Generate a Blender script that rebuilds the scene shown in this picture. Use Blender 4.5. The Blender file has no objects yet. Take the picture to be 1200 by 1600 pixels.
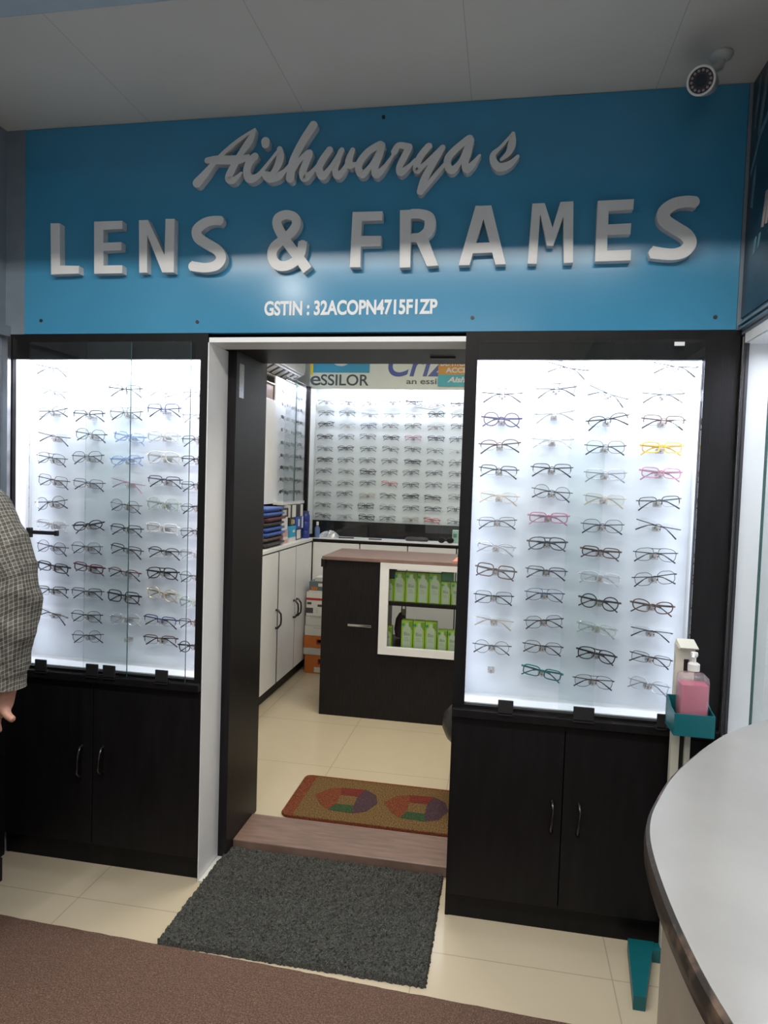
import bpy, bmesh, math, random
from mathutils import Vector, Matrix
random.seed(7)
SC = bpy.context.scene
COL = SC.collection
PI = math.pi

# ---------------------------------------------------------------- camera
YAW, PITCH, ROLL = 0.176024, 0.0468383, 0.0327884
EYE = Vector((0.0, -2.27562, 1.5))
def camera():
    fwd = Vector((-math.sin(YAW)*math.cos(PITCH), math.cos(YAW)*math.cos(PITCH), -math.sin(PITCH)))
    r0 = Vector((math.cos(YAW), math.sin(YAW), 0)); u0 = r0.cross(fwd)
    r = math.cos(ROLL)*r0 + math.sin(ROLL)*u0
    u = -math.sin(ROLL)*r0 + math.cos(ROLL)*u0
    cd = bpy.data.cameras.new('camera'); co = bpy.data.objects.new('camera', cd); COL.objects.link(co)
    cd.sensor_fit = 'VERTICAL'; cd.sensor_height = 36.0; cd.lens = 36.0*1057.83/1600.0
    cd.clip_start = 0.02
    m = Matrix(((r.x, u.x, -fwd.x, EYE.x), (r.y, u.y, -fwd.y, EYE.y), (r.z, u.z, -fwd.z, EYE.z), (0, 0, 0, 1)))
    co.matrix_world = m
    SC.camera = co
camera()

# ---------------------------------------------------------------- world, exposure, lights
SC.view_settings.view_transform = 'Standard'
SC.view_settings.look = 'None'
SC.view_settings.exposure = 0.0
SC.view_settings.gamma = 1.0
SC.view_settings.use_curve_mapping = False
SC.cycles.transparent_max_bounces = 40
SC.cycles.max_bounces = 8
W = bpy.data.worlds.new('world'); SC.world = W; W.use_nodes = True
W.node_tree.nodes['Background'].inputs[0].default_value = (0.5, 0.55, 0.6, 1)
W.node_tree.nodes['Background'].inputs[1].default_value = 0.03

def area(name, loc, sx, sy, watts, col=(1, 1, 1), rot=(0, 0, 0), spread=180):
    ld = bpy.data.lights.new(name, 'AREA'); ld.shape = 'RECTANGLE'; ld.size = sx; ld.size_y = sy
    ld.energy = watts; ld.color = col; ld.spread = math.radians(spread)
    o = bpy.data.objects.new(name, ld); COL.objects.link(o); o.location = loc; o.rotation_euler = rot
    return o
COOL = (0.85, 0.865, 1.0); WARM = (1.0, 0.93, 0.82)
# tubes along the top of the display cases, behind the black fascia
for xa_, xb_ in ((-1.846, -1.078), (-0.116, 0.602)):
    area('case_tube_light', ((xa_+xb_)/2, 0.045, 1.958), xb_-xa_-0.06, 0.03, 8.6, COOL, (math.radians(8), 0, 0))
    # thin strips up the inside of the front stiles
    area('case_strip_light', (xa_+0.003, 0.030, 1.33), 0.012, 1.1, 0.8, COOL, (math.radians(90), 0, math.radians(-68)))
    area('case_strip_light', (xb_-0.003, 0.030, 1.33), 0.012, 1.1, 0.8, COOL, (math.radians(90), 0, math.radians(68)))
area('case_tube_light', (-0.55, 2.93, 2.235), 1.8, 0.03, 9.0, COOL, (math.radians(12), 0, 0))
area('case_tube_light', (-1.56, 2.54, 2.195), 0.03, 0.5, 4.0, COOL, (0, math.radians(10), 0))
area('ceiling_downlight', (-1.385, -1.93, 2.70), 0.08, 0.08, 8.0, (1, 0.98, 0.95))
area('case_tube_light', (0.86, -0.9, 1.93), 0.1, 1.6, 11.5, COOL)
# inner room ceiling panels
area('ceiling_panel_light', (-0.4, 1.15, 2.58), 1.2, 0.5, 34.0, (1.0, 0.92, 0.77))
# outer room: a tube behind the ceiling beam and lamps further back
area('ceiling_tube_light', (-0.55, -1.295, 2.715), 2.3, 0.025, 50.0, (1.0, 0.95, 0.88))
area('ceiling_tube_light', (-0.6, -3.3, 2.735), 1.5, 0.3, 15.0, (1.0, 0.95, 0.88))
# added frontal fill light behind the camera, not a real opening
area('rear_fill_light', (-0.6, -5.95, 1.3), 2.0, 2.2, 16.0, (0.95, 0.97, 1.0), (math.radians(90), 0, 0))

# ---------------------------------------------------------------- materials
def nodes_of(name):
    m = bpy.data.materials.new(name); m.use_nodes = True
    nt = m.node_tree; b = nt.nodes['Principled BSDF']
    return m, nt, b
def mat(name, col, rough=0.5, metal=0.0, var=0.06, scale=12.0, bump=0.0, bscale=60.0, stretch=(1, 1, 1), spec=0.5, emit=None, trans=0.0):
    m, nt, b = nodes_of(name)
    tc = nt.nodes.new('ShaderNodeTexCoord'); mp = nt.nodes.new('ShaderNodeMapping')
    mp.inputs['Scale'].default_value = stretch
    nt.links.new(tc.outputs['Object'], mp.inputs['Vector'])
    n = nt.nodes.new('ShaderNodeTexNoise'); n.inputs['Scale'].default_value = scale; n.inputs['Detail'].default_value = 4
    nt.links.new(mp.outputs[0], n.inputs['Vector'])
    r = nt.nodes.new('ShaderNodeValToRGB')
    lo = [max(0, c*(1-var)) for c in col]; hi = [min(1, c*(1+var)) for c in col]
    r.color_ramp.elements[0].position = 0.3; r.color_ramp.elements[1].position = 0.7
    r.color_ramp.elements[0].color = (*lo, 1); r.color_ramp.elements[1].color = (*hi, 1)
    nt.links.new(n.outputs['Fac'], r.inputs['Fac']); nt.links.new(r.outputs['Color'], b.inputs['Base Color'])
    b.inputs['Roughness'].default_value = rough; b.inputs['Metallic'].default_value = metal
    b.inputs['Specular IOR Level'].default_value = spec
    if bump:
        n2 = nt.nodes.new('ShaderNodeTexNoise'); n2.inputs['Scale'].default_value = bscale
        nt.links.new(mp.outputs[0], n2.inputs['Vector'])
        bp = nt.nodes.new('ShaderNodeBump'); bp.inputs['Strength'].default_value = bump; bp.inputs['Distance'].default_value = 0.01
        nt.links.new(n2.outputs['Fac'], bp.inputs['Height']); nt.links.new(bp.outputs['Normal'], b.inputs['Normal'])
    if emit:
        b.inputs['Emission Color'].default_value = (*emit[:3], 1); b.inputs['Emission Strength'].default_value = emit[3]
    return m
def clear_mat(name, tint=(0.96, 0.98, 0.98), gloss=1.0, rough=0.0, body=0.0, bodycol=(1, 1, 1), ior=1.45):
    """thin glass or clear plastic: see-through with a Fresnel reflection; body mixes in a share of solid colour"""
    m = bpy.data.materials.new(name); m.use_nodes = True; nt = m.node_tree; nt.nodes.clear()
    out = nt.nodes.new('ShaderNodeOutputMaterial'); tr = nt.nodes.new('ShaderNodeBsdfTransparent'); gl = nt.nodes.new('ShaderNodeBsdfGlossy')
    tr.inputs[0].default_value = (*tint, 1); gl.inputs['Roughness'].default_value = rough
    fr = nt.nodes.new('ShaderNodeFresnel'); fr.inputs[0].default_value = ior
    mu = nt.nodes.new('ShaderNodeMath'); mu.operation = 'MULTIPLY'; mu.inputs[1].default_value = gloss
    nt.links.new(fr.outputs[0], mu.inputs[0])
    mx = nt.nodes.new('ShaderNodeMixShader'); nt.links.new(mu.outputs[0], mx.inputs[0])
    nt.links.new(gl.outputs[0], mx.inputs[2])
    if body > 0:
        df = nt.nodes.new('ShaderNodeBsdfDiffuse'); df.inputs[0].default_value = (*bodycol, 1)
        m2 = nt.nodes.new('ShaderNodeMixShader'); m2.inputs[0].default_value = body
        nt.links.new(tr.outputs[0], m2.inputs[1]); nt.links.new(df.outputs[0], m2.inputs[2]); nt.links.new(m2.outputs[0], mx.inputs[1])
    else:
        nt.links.new(tr.outputs[0], mx.inputs[1])
    nt.links.new(mx.outputs[0], out.inputs[0])
    return m
def tile_mat(name, col, grout, size, off=(0, 0), rough=0.2, gw=0.004):
    m, nt, b = nodes_of(name)
    tc = nt.nodes.new('ShaderNodeTexCoord'); sp = nt.nodes.new('ShaderNodeSeparateXYZ'); nt.links.new(tc.outputs['Object'], sp.inputs[0])
    def math_(op, a, v=None):
        n = nt.nodes.new('ShaderNodeMath'); n.operation = op
        if isinstance(a, (int, float)): n.inputs[0].default_value = a
        else: nt.links.new(a, n.inputs[0])
        if v is not None:
            if isinstance(v, (int, float)): n.inputs[1].default_value = v
            else: nt.links.new(v, n.inputs[1])
        return n.outputs[0]
    ls = []
    for i, ax in enumerate('XY'):
        if size[i] is None: continue
        a = math_('DIVIDE', math_('ADD', sp.outputs[ax], off[i]), size[i])
        ls.append(math_('LESS_THAN', math_('FRACT', a), gw/size[i]))
    g = ls[0]
    for l in ls[1:]: g = math_('MAXIMUM', g, l)
    n = nt.nodes.new('ShaderNodeTexNoise'); n.inputs['Scale'].default_value = 2.5; n.inputs['Detail'].default_value = 6
    nt.links.new(tc.outputs['Object'], n.inputs['Vector'])
    r = nt.nodes.new('ShaderNodeValToRGB')
    r.color_ramp.elements[0].position = 0.3; r.color_ramp.elements[1].position = 0.75
    r.color_ramp.elements[0].color = (*[c*0.93 for c in col], 1); r.color_ramp.elements[1].color = (*col, 1)
    nt.links.new(n.outputs['Fac'], r.inputs[0])
    mx = nt.nodes.new('ShaderNodeMix'); mx.data_type = 'RGBA'
    nt.links.new(g, mx.inputs[0]); nt.links.new(r.outputs[0], mx.inputs[6]); mx.inputs[7].default_value = (*grout, 1)
    nt.links.new(mx.outputs[2], b.inputs['Base Color']); b.inputs['Roughness'].default_value = rough
    return m
def speckle_mat(name, cols, scale=300, rough=0.9, lines=None):
    m, nt, b = nodes_of(name)
    tc = nt.nodes.new('ShaderNodeTexCoord'); n = nt.nodes.new('ShaderNodeTexNoise'); n.inputs['Scale'].default_value = scale; n.inputs['Detail'].default_value = 2
    nt.links.new(tc.outputs['Object'], n.inputs['Vector'])
    r = nt.nodes.new('ShaderNodeValToRGB'); e = r.color_ramp.elements
    e[0].position = 0.3; e[0].color = (*cols[0], 1); e[1].position = 0.75; e[1].color = (*cols[-1], 1)
    if len(cols) > 2:
        k = e.new(0.55); k.color = (*cols[1], 1)
    nt.links.new(n.outputs['Fac'], r.inputs[0]); nt.links.new(r.outputs[0], b.inputs['Base Color'])
    b.inputs['Roughness'].default_value = rough; b.inputs['Specular IOR Level'].default_value = 0.15
    bp = nt.nodes.new('ShaderNodeBump'); bp.inputs['Strength'].default_value = 0.6; bp.inputs['Distance'].default_value = 0.004
    if lines:
        wv = nt.nodes.new('ShaderNodeTexWave'); wv.inputs['Scale'].default_value = lines; wv.bands_direction = 'Y'
        nt.links.new(tc.outputs['Object'], wv.inputs['Vector'])
        ad = nt.nodes.new('ShaderNodeMath'); ad.operation = 'ADD'; nt.links.new(wv.outputs['Fac'], ad.inputs[0]); nt.links.new(n.outputs['Fac'], ad.inputs[1])
        nt.links.new(ad.outputs[0], bp.inputs['Height'])
    else:
        nt.links.new(n.outputs['Fac'], bp.inputs['Height'])
    nt.links.new(bp.outputs[0], b.inputs['Normal'])
    return m

M = {}
M['sign'] = mat('sign_vinyl', (0.045, 0.238, 0.41), 0.19, var=0.03, scale=3)
M['letter'] = mat('letter_acrylic', (0.62, 0.62, 0.62), 0.45, var=0.03)
M['print_white'] = mat('print_white', (0.72, 0.74, 0.75), 0.5, var=0.02)
M['black'] = mat('black_laminate', (0.0065, 0.006, 0.0068), 0.42, var=0.25, scale=30, stretch=(1, 1, 0.15), bump=0.05, bscale=220, spec=0.22)
M['wenge'] = mat('dark_wood_laminate', (0.0115, 0.010, 0.011), 0.42, var=0.35, scale=25, stretch=(6, 6, 0.4), bump=0.06, bscale=120, spec=0.2)
M['white'] = mat('white_laminate', (0.78, 0.79, 0.80), 0.4, var=0.02)
M['casewhite'] = mat('case_white_panel', (0.74, 0.78, 0.84), 0.5, var=0.02, scale=4)
M['offwhite'] = mat('offwhite_paint', (0.66, 0.66, 0.63), 0.6, var=0.03)
M['ceiling'] = tile_mat('ceiling_panels', (0.74, 0.71, 0.65), (0.54, 0.52, 0.48), (0.57, None), (0.16, 0), 0.55, 0.003)
M['beam'] = mat('beam_paint', (0.36, 0.45, 0.52), 0.6, var=0.05)
M['leftwall'] = mat('blue_grey_wall', (0.16, 0.20, 0.24), 0.6, var=0.12, scale=8)
M['wall'] = mat('wall_paint', (0.42, 0.42, 0.40), 0.7, var=0.04)
M['floor'] = tile_mat('cream_vitrified_tiles', (0.57, 0.49, 0.355), (0.39, 0.33, 0.24), (0.6, 0.6), (0.22, 0.18), 0.16, 0.0035)
M['mat'] = speckle_mat('coir_mat', [(0.018, 0.020, 0.019), (0.075, 0.078, 0.072), (0.22, 0.21, 0.18)], 420)
M['runner'] = speckle_mat('brown_carpet', [(0.09, 0.052, 0.038), (0.17, 0.105, 0.078), (0.28, 0.18, 0.14)], 260, lines=70)
M['rug_tan'] = speckle_mat('jute_tan', [(0.06, 0.034, 0.011), (0.145, 0.088, 0.034), (0.27, 0.17, 0.075)], 160)
M['rug_rust'] = speckle_mat('jute_rust', [(0.07, 0.022, 0.010), (0.16, 0.045, 0.02), (0.25, 0.085, 0.04)], 160)
M['rug_red'] = speckle_mat('jute_red', [(0.07, 0.013, 0.009), (0.14, 0.025, 0.018), (0.20, 0.045, 0.03)], 160)
M['rug_purple'] = speckle_mat('jute_purple', [(0.03, 0.017, 0.024), (0.065, 0.036, 0.046), (0.11, 0.065, 0.075)], 160)
M['rug_green'] = speckle_mat('jute_green', [(0.014, 0.032, 0.013), (0.032, 0.066, 0.03), (0.06, 0.105, 0.05)], 160)
M['walnut'] = mat('walnut_board', (0.19, 0.122, 0.095), 0.45, var=0.22, scale=9, stretch=(1, 8, 1))
M['countertop'] = mat('brown_counter_top', (0.22, 0.14, 0.12), 0.35, var=0.25, scale=10, stretch=(1, 10, 1))
M['glass'] = clear_mat('display_glass', (0.965, 0.985, 0.98), 0.55)
M['glass_side'] = clear_mat('showcase_glass', (0.975, 0.985, 0.98), 0.16)
M['glass_edge'] = mat('glass_edge_green', (0.03, 0.09, 0.08), 0.2)
M['lens'] = clear_mat('spectacle_lens', (0.965, 0.97, 0.975), 0.9)
M['acrylic'] = clear_mat('clear_acrylic', (0.95, 0.94, 0.93), 0.35, 0.1, 0.22, (0.85, 0.80, 0.77))
M['screw'] = mat('dark_screw', (0.05, 0.04, 0.04), 0.4, 0.6)
M['plastic_black'] = mat('black_plastic', (0.015, 0.015, 0.017), 0.4)
M['steel'] = mat('brushed_steel', (0.6, 0.6, 0.6), 0.3, 1.0)
M['chrome'] = mat('chrome', (0.75, 0.75, 0.75), 0.12, 1.0)
M['darkmetal'] = mat('dark_handle_metal', (0.06, 0.055, 0.055), 0.25, 0.9)
M['tube'] = mat('lamp_tube', (1, 1, 1), 0.5, emit=(0.9, 0.95, 1.0, 6.0))
M['cable'] = mat('grey_cable', (0.30, 0.27, 0.25), 0.5)
# spectacle frame colours
FC = {'k': ('black', (0.012, 0.012, 0.014), 0.0), 'g': ('dark grey', (0.09, 0.095, 0.10), 0.6), 's': ('silver', (0.42, 0.42, 0.43), 0.8),
      'd': ('gold', (0.60, 0.50, 0.36), 0.7), 'n': ('brown', (0.075, 0.035, 0.028), 0.1), 'B': ('dark blue', (0.03, 0.05, 0.15), 0.2),
      'R': ('dark red', (0.10, 0.018, 0.025), 0.1), 't': ('teal', (0.01, 0.14, 0.13), 0.2), 'v': ('purple', (0.06, 0.05, 0.11), 0.2),
      'r': ('bright red', (0.5, 0.03, 0.02), 0.1)}
CC = {'c': ('clear', (0.95, 0.93, 0.92), 0.30), 'w': ('milky white', (0.95, 0.90, 0.84), 0.55), 'b': ('pale blue', (0.35, 0.52, 0.85), 0.45),
      'p': ('pink', (0.62, 0.25, 0.36), 0.55), 'y': ('yellow', (0.90, 0.55, 0.05), 0.75), 'G': ('green-tinged clear', (0.62, 0.75, 0.58), 0.30)}  # green of G stands in for a reflection on clear frames
GM = {}; GN = {}
for k, (w, c, me) in FC.items():
    GM[k] = mat('frame_' + w.replace(' ', '_'), c, 0.3, me, 0.05); GN[k] = w
for k, (w, c, bd) in CC.items():
    GM[k] = clear_mat('frame_' + w.replace(' ', '_'), (0.97, 0.97, 0.97), 1.0, 0.05, bd, c); GN[k] = w
M['tip'] = mat('temple_tip_black', (0.014, 0.013, 0.014), 0.35)

# ---------------------------------------------------------------- mesh helpers
def attach(o, parent, local=False):
    o.parent = parent
    if not local: o.matrix_parent_inverse = parent.matrix_basis.inverted()
class MB:
    """collects shapes; build() links them as one mesh object"""
    step = 0
    def __init__(s): s.v = []; s.f = []; s.m = []
    def add(s, v, f, mi=0):
        o = len(s.v); s.v += [tuple(x) for x in v]
        for q in f: s.f.append([o+i for i in q]); s.m.append(mi)
        return s
    def box(s, x0, x1, y0, y1, z0, z1, mi=0, bev=0.0):
        if bev <= 0:
            v = [(x, y, z) for x in (x0, x1) for y in (y0, y1) for z in (z0, z1)]
            return s.add(v, [(0, 1, 3, 2), (4, 6, 7, 5), (0, 4, 5, 1), (2, 3, 7, 6), (0, 2, 6, 4), (1, 5, 7, 3)], mi)
        bm = bmesh.new(); bmesh.ops.create_cube(bm, size=1.0)
        for q in bm.verts:
            q.co = Vector(((x0+x1)/2 + q.co.x*(x1-x0), (y0+y1)/2 + q.co.y*(y1-y0), (z0+z1)/2 + q.co.z*(z1-z0)))
        bmesh.ops.bevel(bm, geom=list(bm.edges), offset=bev, segments=2, affect='EDGES', profile=0.5)
        bm.verts.index_update()
        s.add([q.co[:] for q in bm.verts], [[q.index for q in f.verts] for f in bm.faces], mi); bm.free()
        return s
    def tube(s, pts, r, n=8, closed=False, mi=0, caps=True, flat=None):
        pts = [Vector(p) for p in pts]; N = len(pts)
        rs = r if isinstance(r, (list, tuple)) else [r]*N
        v = []; up = Vector((0.0, 0.0, 1.0)); prev = None
        for i, p in enumerate(pts):
            if closed: t = pts[(i+1) % N] - pts[i-1]
            else: t = pts[min(i+1, N-1)] - pts[max(i-1, 0)]
            t.normalize()
            a = prev if prev is not None else (up if abs(t.dot(up)) < 0.95 else Vector((0, 1, 0)))
            if closed: a = Vector((0, 1, 0)) if abs(t.y) < 0.9 else up
            b = t.cross(a).normalized(); a = b.cross(t).normalized(); prev = a
            for k in range(n):
                an = 2*PI*k/n
                v.append(p + (a*math.cos(an)*(flat or 1.0) + b*math.sin(an))*rs[i])
        f = []
        M_ = N if closed else N-1
        for i in range(M_):
            j = (i+1) % N
            for k in range(n):
                f.append((i*n+k, i*n+(k+1) % n, j*n+(k+1) % n, j*n+k))
        if caps and not closed:
            f.append(tuple(range(n))[::-1]); f.append(tuple((N-1)*n+k for k in range(n)))
        return s.add(v, f, mi)
    def cyl(s, a, b, r, n=20, mi=0, r2=None):
        return s.tube([a, b], [r, r if r2 is None else r2], n, mi=mi)
    def lathe(s, prof, n=24, c=(0, 0, 0), mi=0, sx=1.0, sy=1.0):
        v = []
        for (r, z) in prof:
            for k in range(n):
                an = 2*PI*k/n; v.append((c[0]+r*sx*math.cos(an), c[1]+r*sy*math.sin(an), c[2]+z))
        f = []
        for i in range(len(prof)-1):
            for k in range(n): f.append((i*n+k, i*n+(k+1) % n, (i+1)*n+(k+1) % n, (i+1)*n+k))
        f.append(tuple(range(n))[::-1]); f.append(tuple((len(prof)-1)*n+k for k in range(n)))
        return s.add(v, f, mi)
    def prism(s, poly, fn, d0, d1, mi=0):
        """polygon (a,b) extruded from depth d0 to d1; fn(a,b,d) gives the point"""
        n = len(poly)
        v = [fn(a, b, d0) for a, b in poly] + [fn(a, b, d1) for a, b in poly]
        f = [tuple(range(n))[::-1], tuple(range(n, 2*n))]
        for i in range(n):
            j = (i+1) % n; f.append((i, j, n+j, n+i))
        return s.add(v, f, mi)
    def ribbon(s, pts, fn, d0, d1, mi=0, sub=5, caps=True):
        """brush stroke through (a,b,halfwidth), round ends, extruded"""
        P = []
        n = len(pts)
        for i in range(n-1):
            p0 = pts[max(i-1, 0)]; p1 = pts[i]; p2 = pts[i+1]; p3 = pts[min(i+2, n-1)]
            for k in range(sub):
                t = k/sub
                P.append([0.5*((2*p1[q]) + (-p0[q]+p2[q])*t + (2*p0[q]-5*p1[q]+4*p2[q]-p3[q])*t*t + (-p0[q]+3*p1[q]-3*p2[q]+p3[q])*t**3) for q in range(3)])
        P.append(list(pts[-1]))
        L = []; R = []
        for i, p in enumerate(P):
            a = P[max(i-1, 0)]; b = P[min(i+1, len(P)-1)]
            dx, dy = b[0]-a[0], b[1]-a[1]; l = math.hypot(dx, dy) or 1e-6
            nx, ny = -dy/l, dx/l
            L.append((p[0]+nx*p[2], p[1]+ny*p[2])); R.append((p[0]-nx*p[2], p[1]-ny*p[2]))
        for i in range(len(P)-1):
            MB.step += 1
            s.prism([R[i], R[i+1], L[i+1], L[i]], fn, d0-0.00003*(MB.step % 97), d1, mi)
        for p in (P if caps else P[2:-2]):
            MB.step += 1
            s.prism([(p[0]+p[2]*math.cos(2*PI*k/20), p[1]+p[2]*math.sin(2*PI*k/20)) for k in range(20)], fn, d0-0.00003*(MB.step % 97), d1, mi)
        return s
    def mesh(s, name, mats, smooth=False):
        me = bpy.data.meshes.new(name); me.from_pydata(s.v, [], s.f)
        for m in (mats if isinstance(mats, (list, tuple)) else [mats]): me.materials.append(m)
        for p, mi in zip(me.polygons, s.m):
            p.material_index = mi; p.use_smooth = smooth
        me.update()
        if smooth:
            try: me.set_sharp_from_angle(angle=math.radians(40))
            except Exception: pass
        return me
    def build(s, name, mats, parent=None, loc=None, smooth=False, local=False):
        o = bpy.data.objects.new(name, s.mesh(name, mats, smooth)); COL.objects.link(o)
        if parent: attach(o, parent, local)
        if loc: o.location = loc
        return o
def fix_normals(o):
    bm = bmesh.new(); bm.from_mesh(o.data); bmesh.ops.recalc_face_normals(bm, faces=bm.faces); bm.to_mesh(o.data); bm.free(); return o
def tag(o, label, cat, group=None, kind=None):
    o['label'] = label; o['category'] = cat
    if group: o['group'] = group
    if kind: o['kind'] = kind
    return o
def thing(name, label, cat, loc=(0, 0, 0), group=None, rz=0.0):
    o = bpy.data.objects.new(name, None); COL.objects.link(o); o.location = loc; o.rotation_euler = (0, 0, rz); o.empty_display_size = 0.05
    return tag(o, label, cat, group)
def struct(name, mb, mats, label, cat, parent=None):
    o = mb.build(name, mats, parent)
    if parent is None: tag(o, label, cat, kind='structure')
    return o
def text_mesh(body, size, bold=0.0, ext=0.001, sx=1.0, shear=0.0, space=1.0):
    cu = bpy.data.curves.new('lettering', 'FONT'); cu.body = body; cu.size = size; cu.offset = bold; cu.extrude = ext; cu.shear = shear; cu.space_character = space
    o = bpy.data.objects.new('lettering', cu); COL.objects.link(o)
    bpy.context.view_layer.update()
    me = bpy.data.meshes.new_from_object(o.evaluated_get(bpy.context.evaluated_depsgraph_get()))
    bpy.data.objects.remove(o); bpy.data.curves.remove(cu)
    for v in me.vertices: v.co.x *= sx
    return me
def text_obj(name, body, size, loc, m, parent=None, rot=(PI/2, 0, 0), width=None, **k):
    me = text_mesh(body, size, **k)
    if width:
        xs = [v.co.x for v in me.vertices]; w = max(xs)-min(xs); x0 = min(xs)
        for v in me.vertices: v.co.x = (v.co.x-x0)*width/w
    me.materials.clear(); me.materials.append(m)
    o = bpy.data.objects.new(name, me); COL.objects.link(o); o.location = loc; o.rotation_euler = rot
    if parent: attach(o, parent)
    return o

# traced layout of the lettering and the glasses (metres on the shop front)
SCRIPT = [[[-1.0985,2.5121,0.0163],[-1.068,2.5431,0.0131],[-1.0418,2.5723,0.0093],[-0.9954,2.6154,0.0076],[-0.9473,2.6505,0.0064],[-0.8915,2.6818,0.0046]],[[-0.8922,2.6793,0.0052],[-0.9087,2.6446,0.0128],[-0.9381,2.6049,0.0113],[-0.9655,2.5611,0.0125],[-0.9819,2.524,0.0138],[-0.9677,2.514,0.0122],[-0.9484,2.5263,0.0075],[-0.9365,2.539,0.0038]],[[-1.0627,2.5866,0.01],[-1.0276,2.5868,0.0145],[-0.9661,2.5837,0.0152],[-0.9295,2.5857,0.0121],[-0.9115,2.5953,0.0046]],[[-0.8892,2.5919,0.0127],[-0.9088,2.5696,0.0135],[-0.9162,2.5399,0.0136],[-0.9043,2.5168,0.0151],[-0.8754,2.5249,0.0101],[-0.8442,2.5609,0.0056],[-0.8054,2.6056,0.0052]],[[-0.8526,2.6394,0.0149],[-0.8516,2.6311,0.0141]],[[-0.8008,2.6109,0.0097],[-0.7981,2.5866,0.0133],[-0.8061,2.5572,0.0126],[-0.8254,2.5301,0.0089],[-0.8435,2.5328,0.0068]],[[-0.8576,2.5372,0.0074],[-0.8472,2.5236,0.0126],[-0.829,2.5153,0.0156],[-0.8032,2.5216,0.0141],[-0.7836,2.5356,0.0081],[-0.7683,2.5535,0.0052]],[[-0.6846,2.6833,0.0145],[-0.7229,2.6272,0.0139],[-0.7528,2.5658,0.014],[-0.7612,2.5123,0.0148]],[[-0.7519,2.536,0.0081],[-0.7254,2.5737,0.0081],[-0.6953,2.5933,0.0116],[-0.7054,2.5635,0.0124],[-0.7163,2.5307,0.0132],[-0.7079,2.511,0.014],[-0.6849,2.5292,0.0087],[-0.6603,2.5576,0.0051]],[[-0.6255,2.5992,0.0115],[-0.6487,2.5681,0.0124],[-0.6603,2.5391,0.0124],[-0.6463,2.5145,0.0138],[-0.6207,2.541,0.008],[-0.583,2.597,0.0079]],[[-0.5837,2.5963,0.0093],[-0.5999,2.5583,0.0115],[-0.6049,2.5329,0.0108],[-0.5939,2.514,0.0129],[-0.5704,2.5386,0.0086],[-0.5434,2.5957,0.0057]],[[-0.5461,2.5944,0.0086],[-0.5577,2.5636,0.0121],[-0.5533,2.5451,0.0121],[-0.5248,2.551,0.0043]],[[-0.4527,2.6084,0.0119],[-0.4917,2.5876,0.0113],[-0.5192,2.5544,0.0121],[-0.5233,2.529,0.012],[-0.5084,2.5145,0.0127],[-0.4826,2.5417,0.0077],[-0.4575,2.584,0.0084]],[[-0.4469,2.6045,0.0113],[-0.4571,2.5695,0.0126],[-0.468,2.5337,0.012],[-0.462,2.5116,0.0134],[-0.437,2.5322,0.0085],[-0.4154,2.562,0.0052],[-0.403,2.583,0.0048]],[[-0.4049,2.5831,0.0112],[-0.3906,2.6022,0.0104],[-0.3568,2.595,0.0117]],[[-0.3567,2.5925,0.0117],[-0.3741,2.5581,0.0118],[-0.3862,2.5298,0.0111],[-0.3793,2.5143,0.0125],[-0.3546,2.5319,0.0076],[-0.3349,2.5526,0.0048]],[[-0.291,2.5944,0.011],[-0.315,2.5659,0.0116],[-0.3281,2.5379,0.0117],[-0.3256,2.5198,0.0124],[-0.3029,2.5367,0.0083],[-0.246,2.5874,0.0095]],[[-0.246,2.5867,0.0095],[-0.2737,2.5424,0.0116],[-0.3012,2.4899,0.013],[-0.3139,2.4501,0.0117]],[[-0.3108,2.4471,0.0062],[-0.2684,2.4974,0.0075],[-0.2385,2.5318,0.0061]],[[-0.1593,2.6122,0.0114],[-0.1986,2.5832,0.0108],[-0.2259,2.5543,0.0115],[-0.2268,2.5294,0.0116],[-0.2116,2.5137,0.0122],[-0.1862,2.5417,0.0074],[-0.1662,2.5868,0.0087]],[[-0.1543,2.606,0.01],[-0.1636,2.5654,0.0121],[-0.1707,2.5338,0.0114],[-0.1634,2.514,0.0127],[-0.1425,2.5325,0.0094],[-0.1248,2.5571,0.004]],[[-0.0214,2.6194,0.0065],[-0.0238,2.5898,0.0126],[-0.0331,2.5605,0.0099],[-0.0553,2.5405,0.0052]],[[-0.0232,2.6195,0.0039],[-0.0587,2.5794,0.0053],[-0.0819,2.5559,0.0093],[-0.078,2.5311,0.0119],[-0.0596,2.5151,0.0139],[-0.0281,2.5234,0.0112],[-0.0037,2.5467,0.0053]]]
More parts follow.
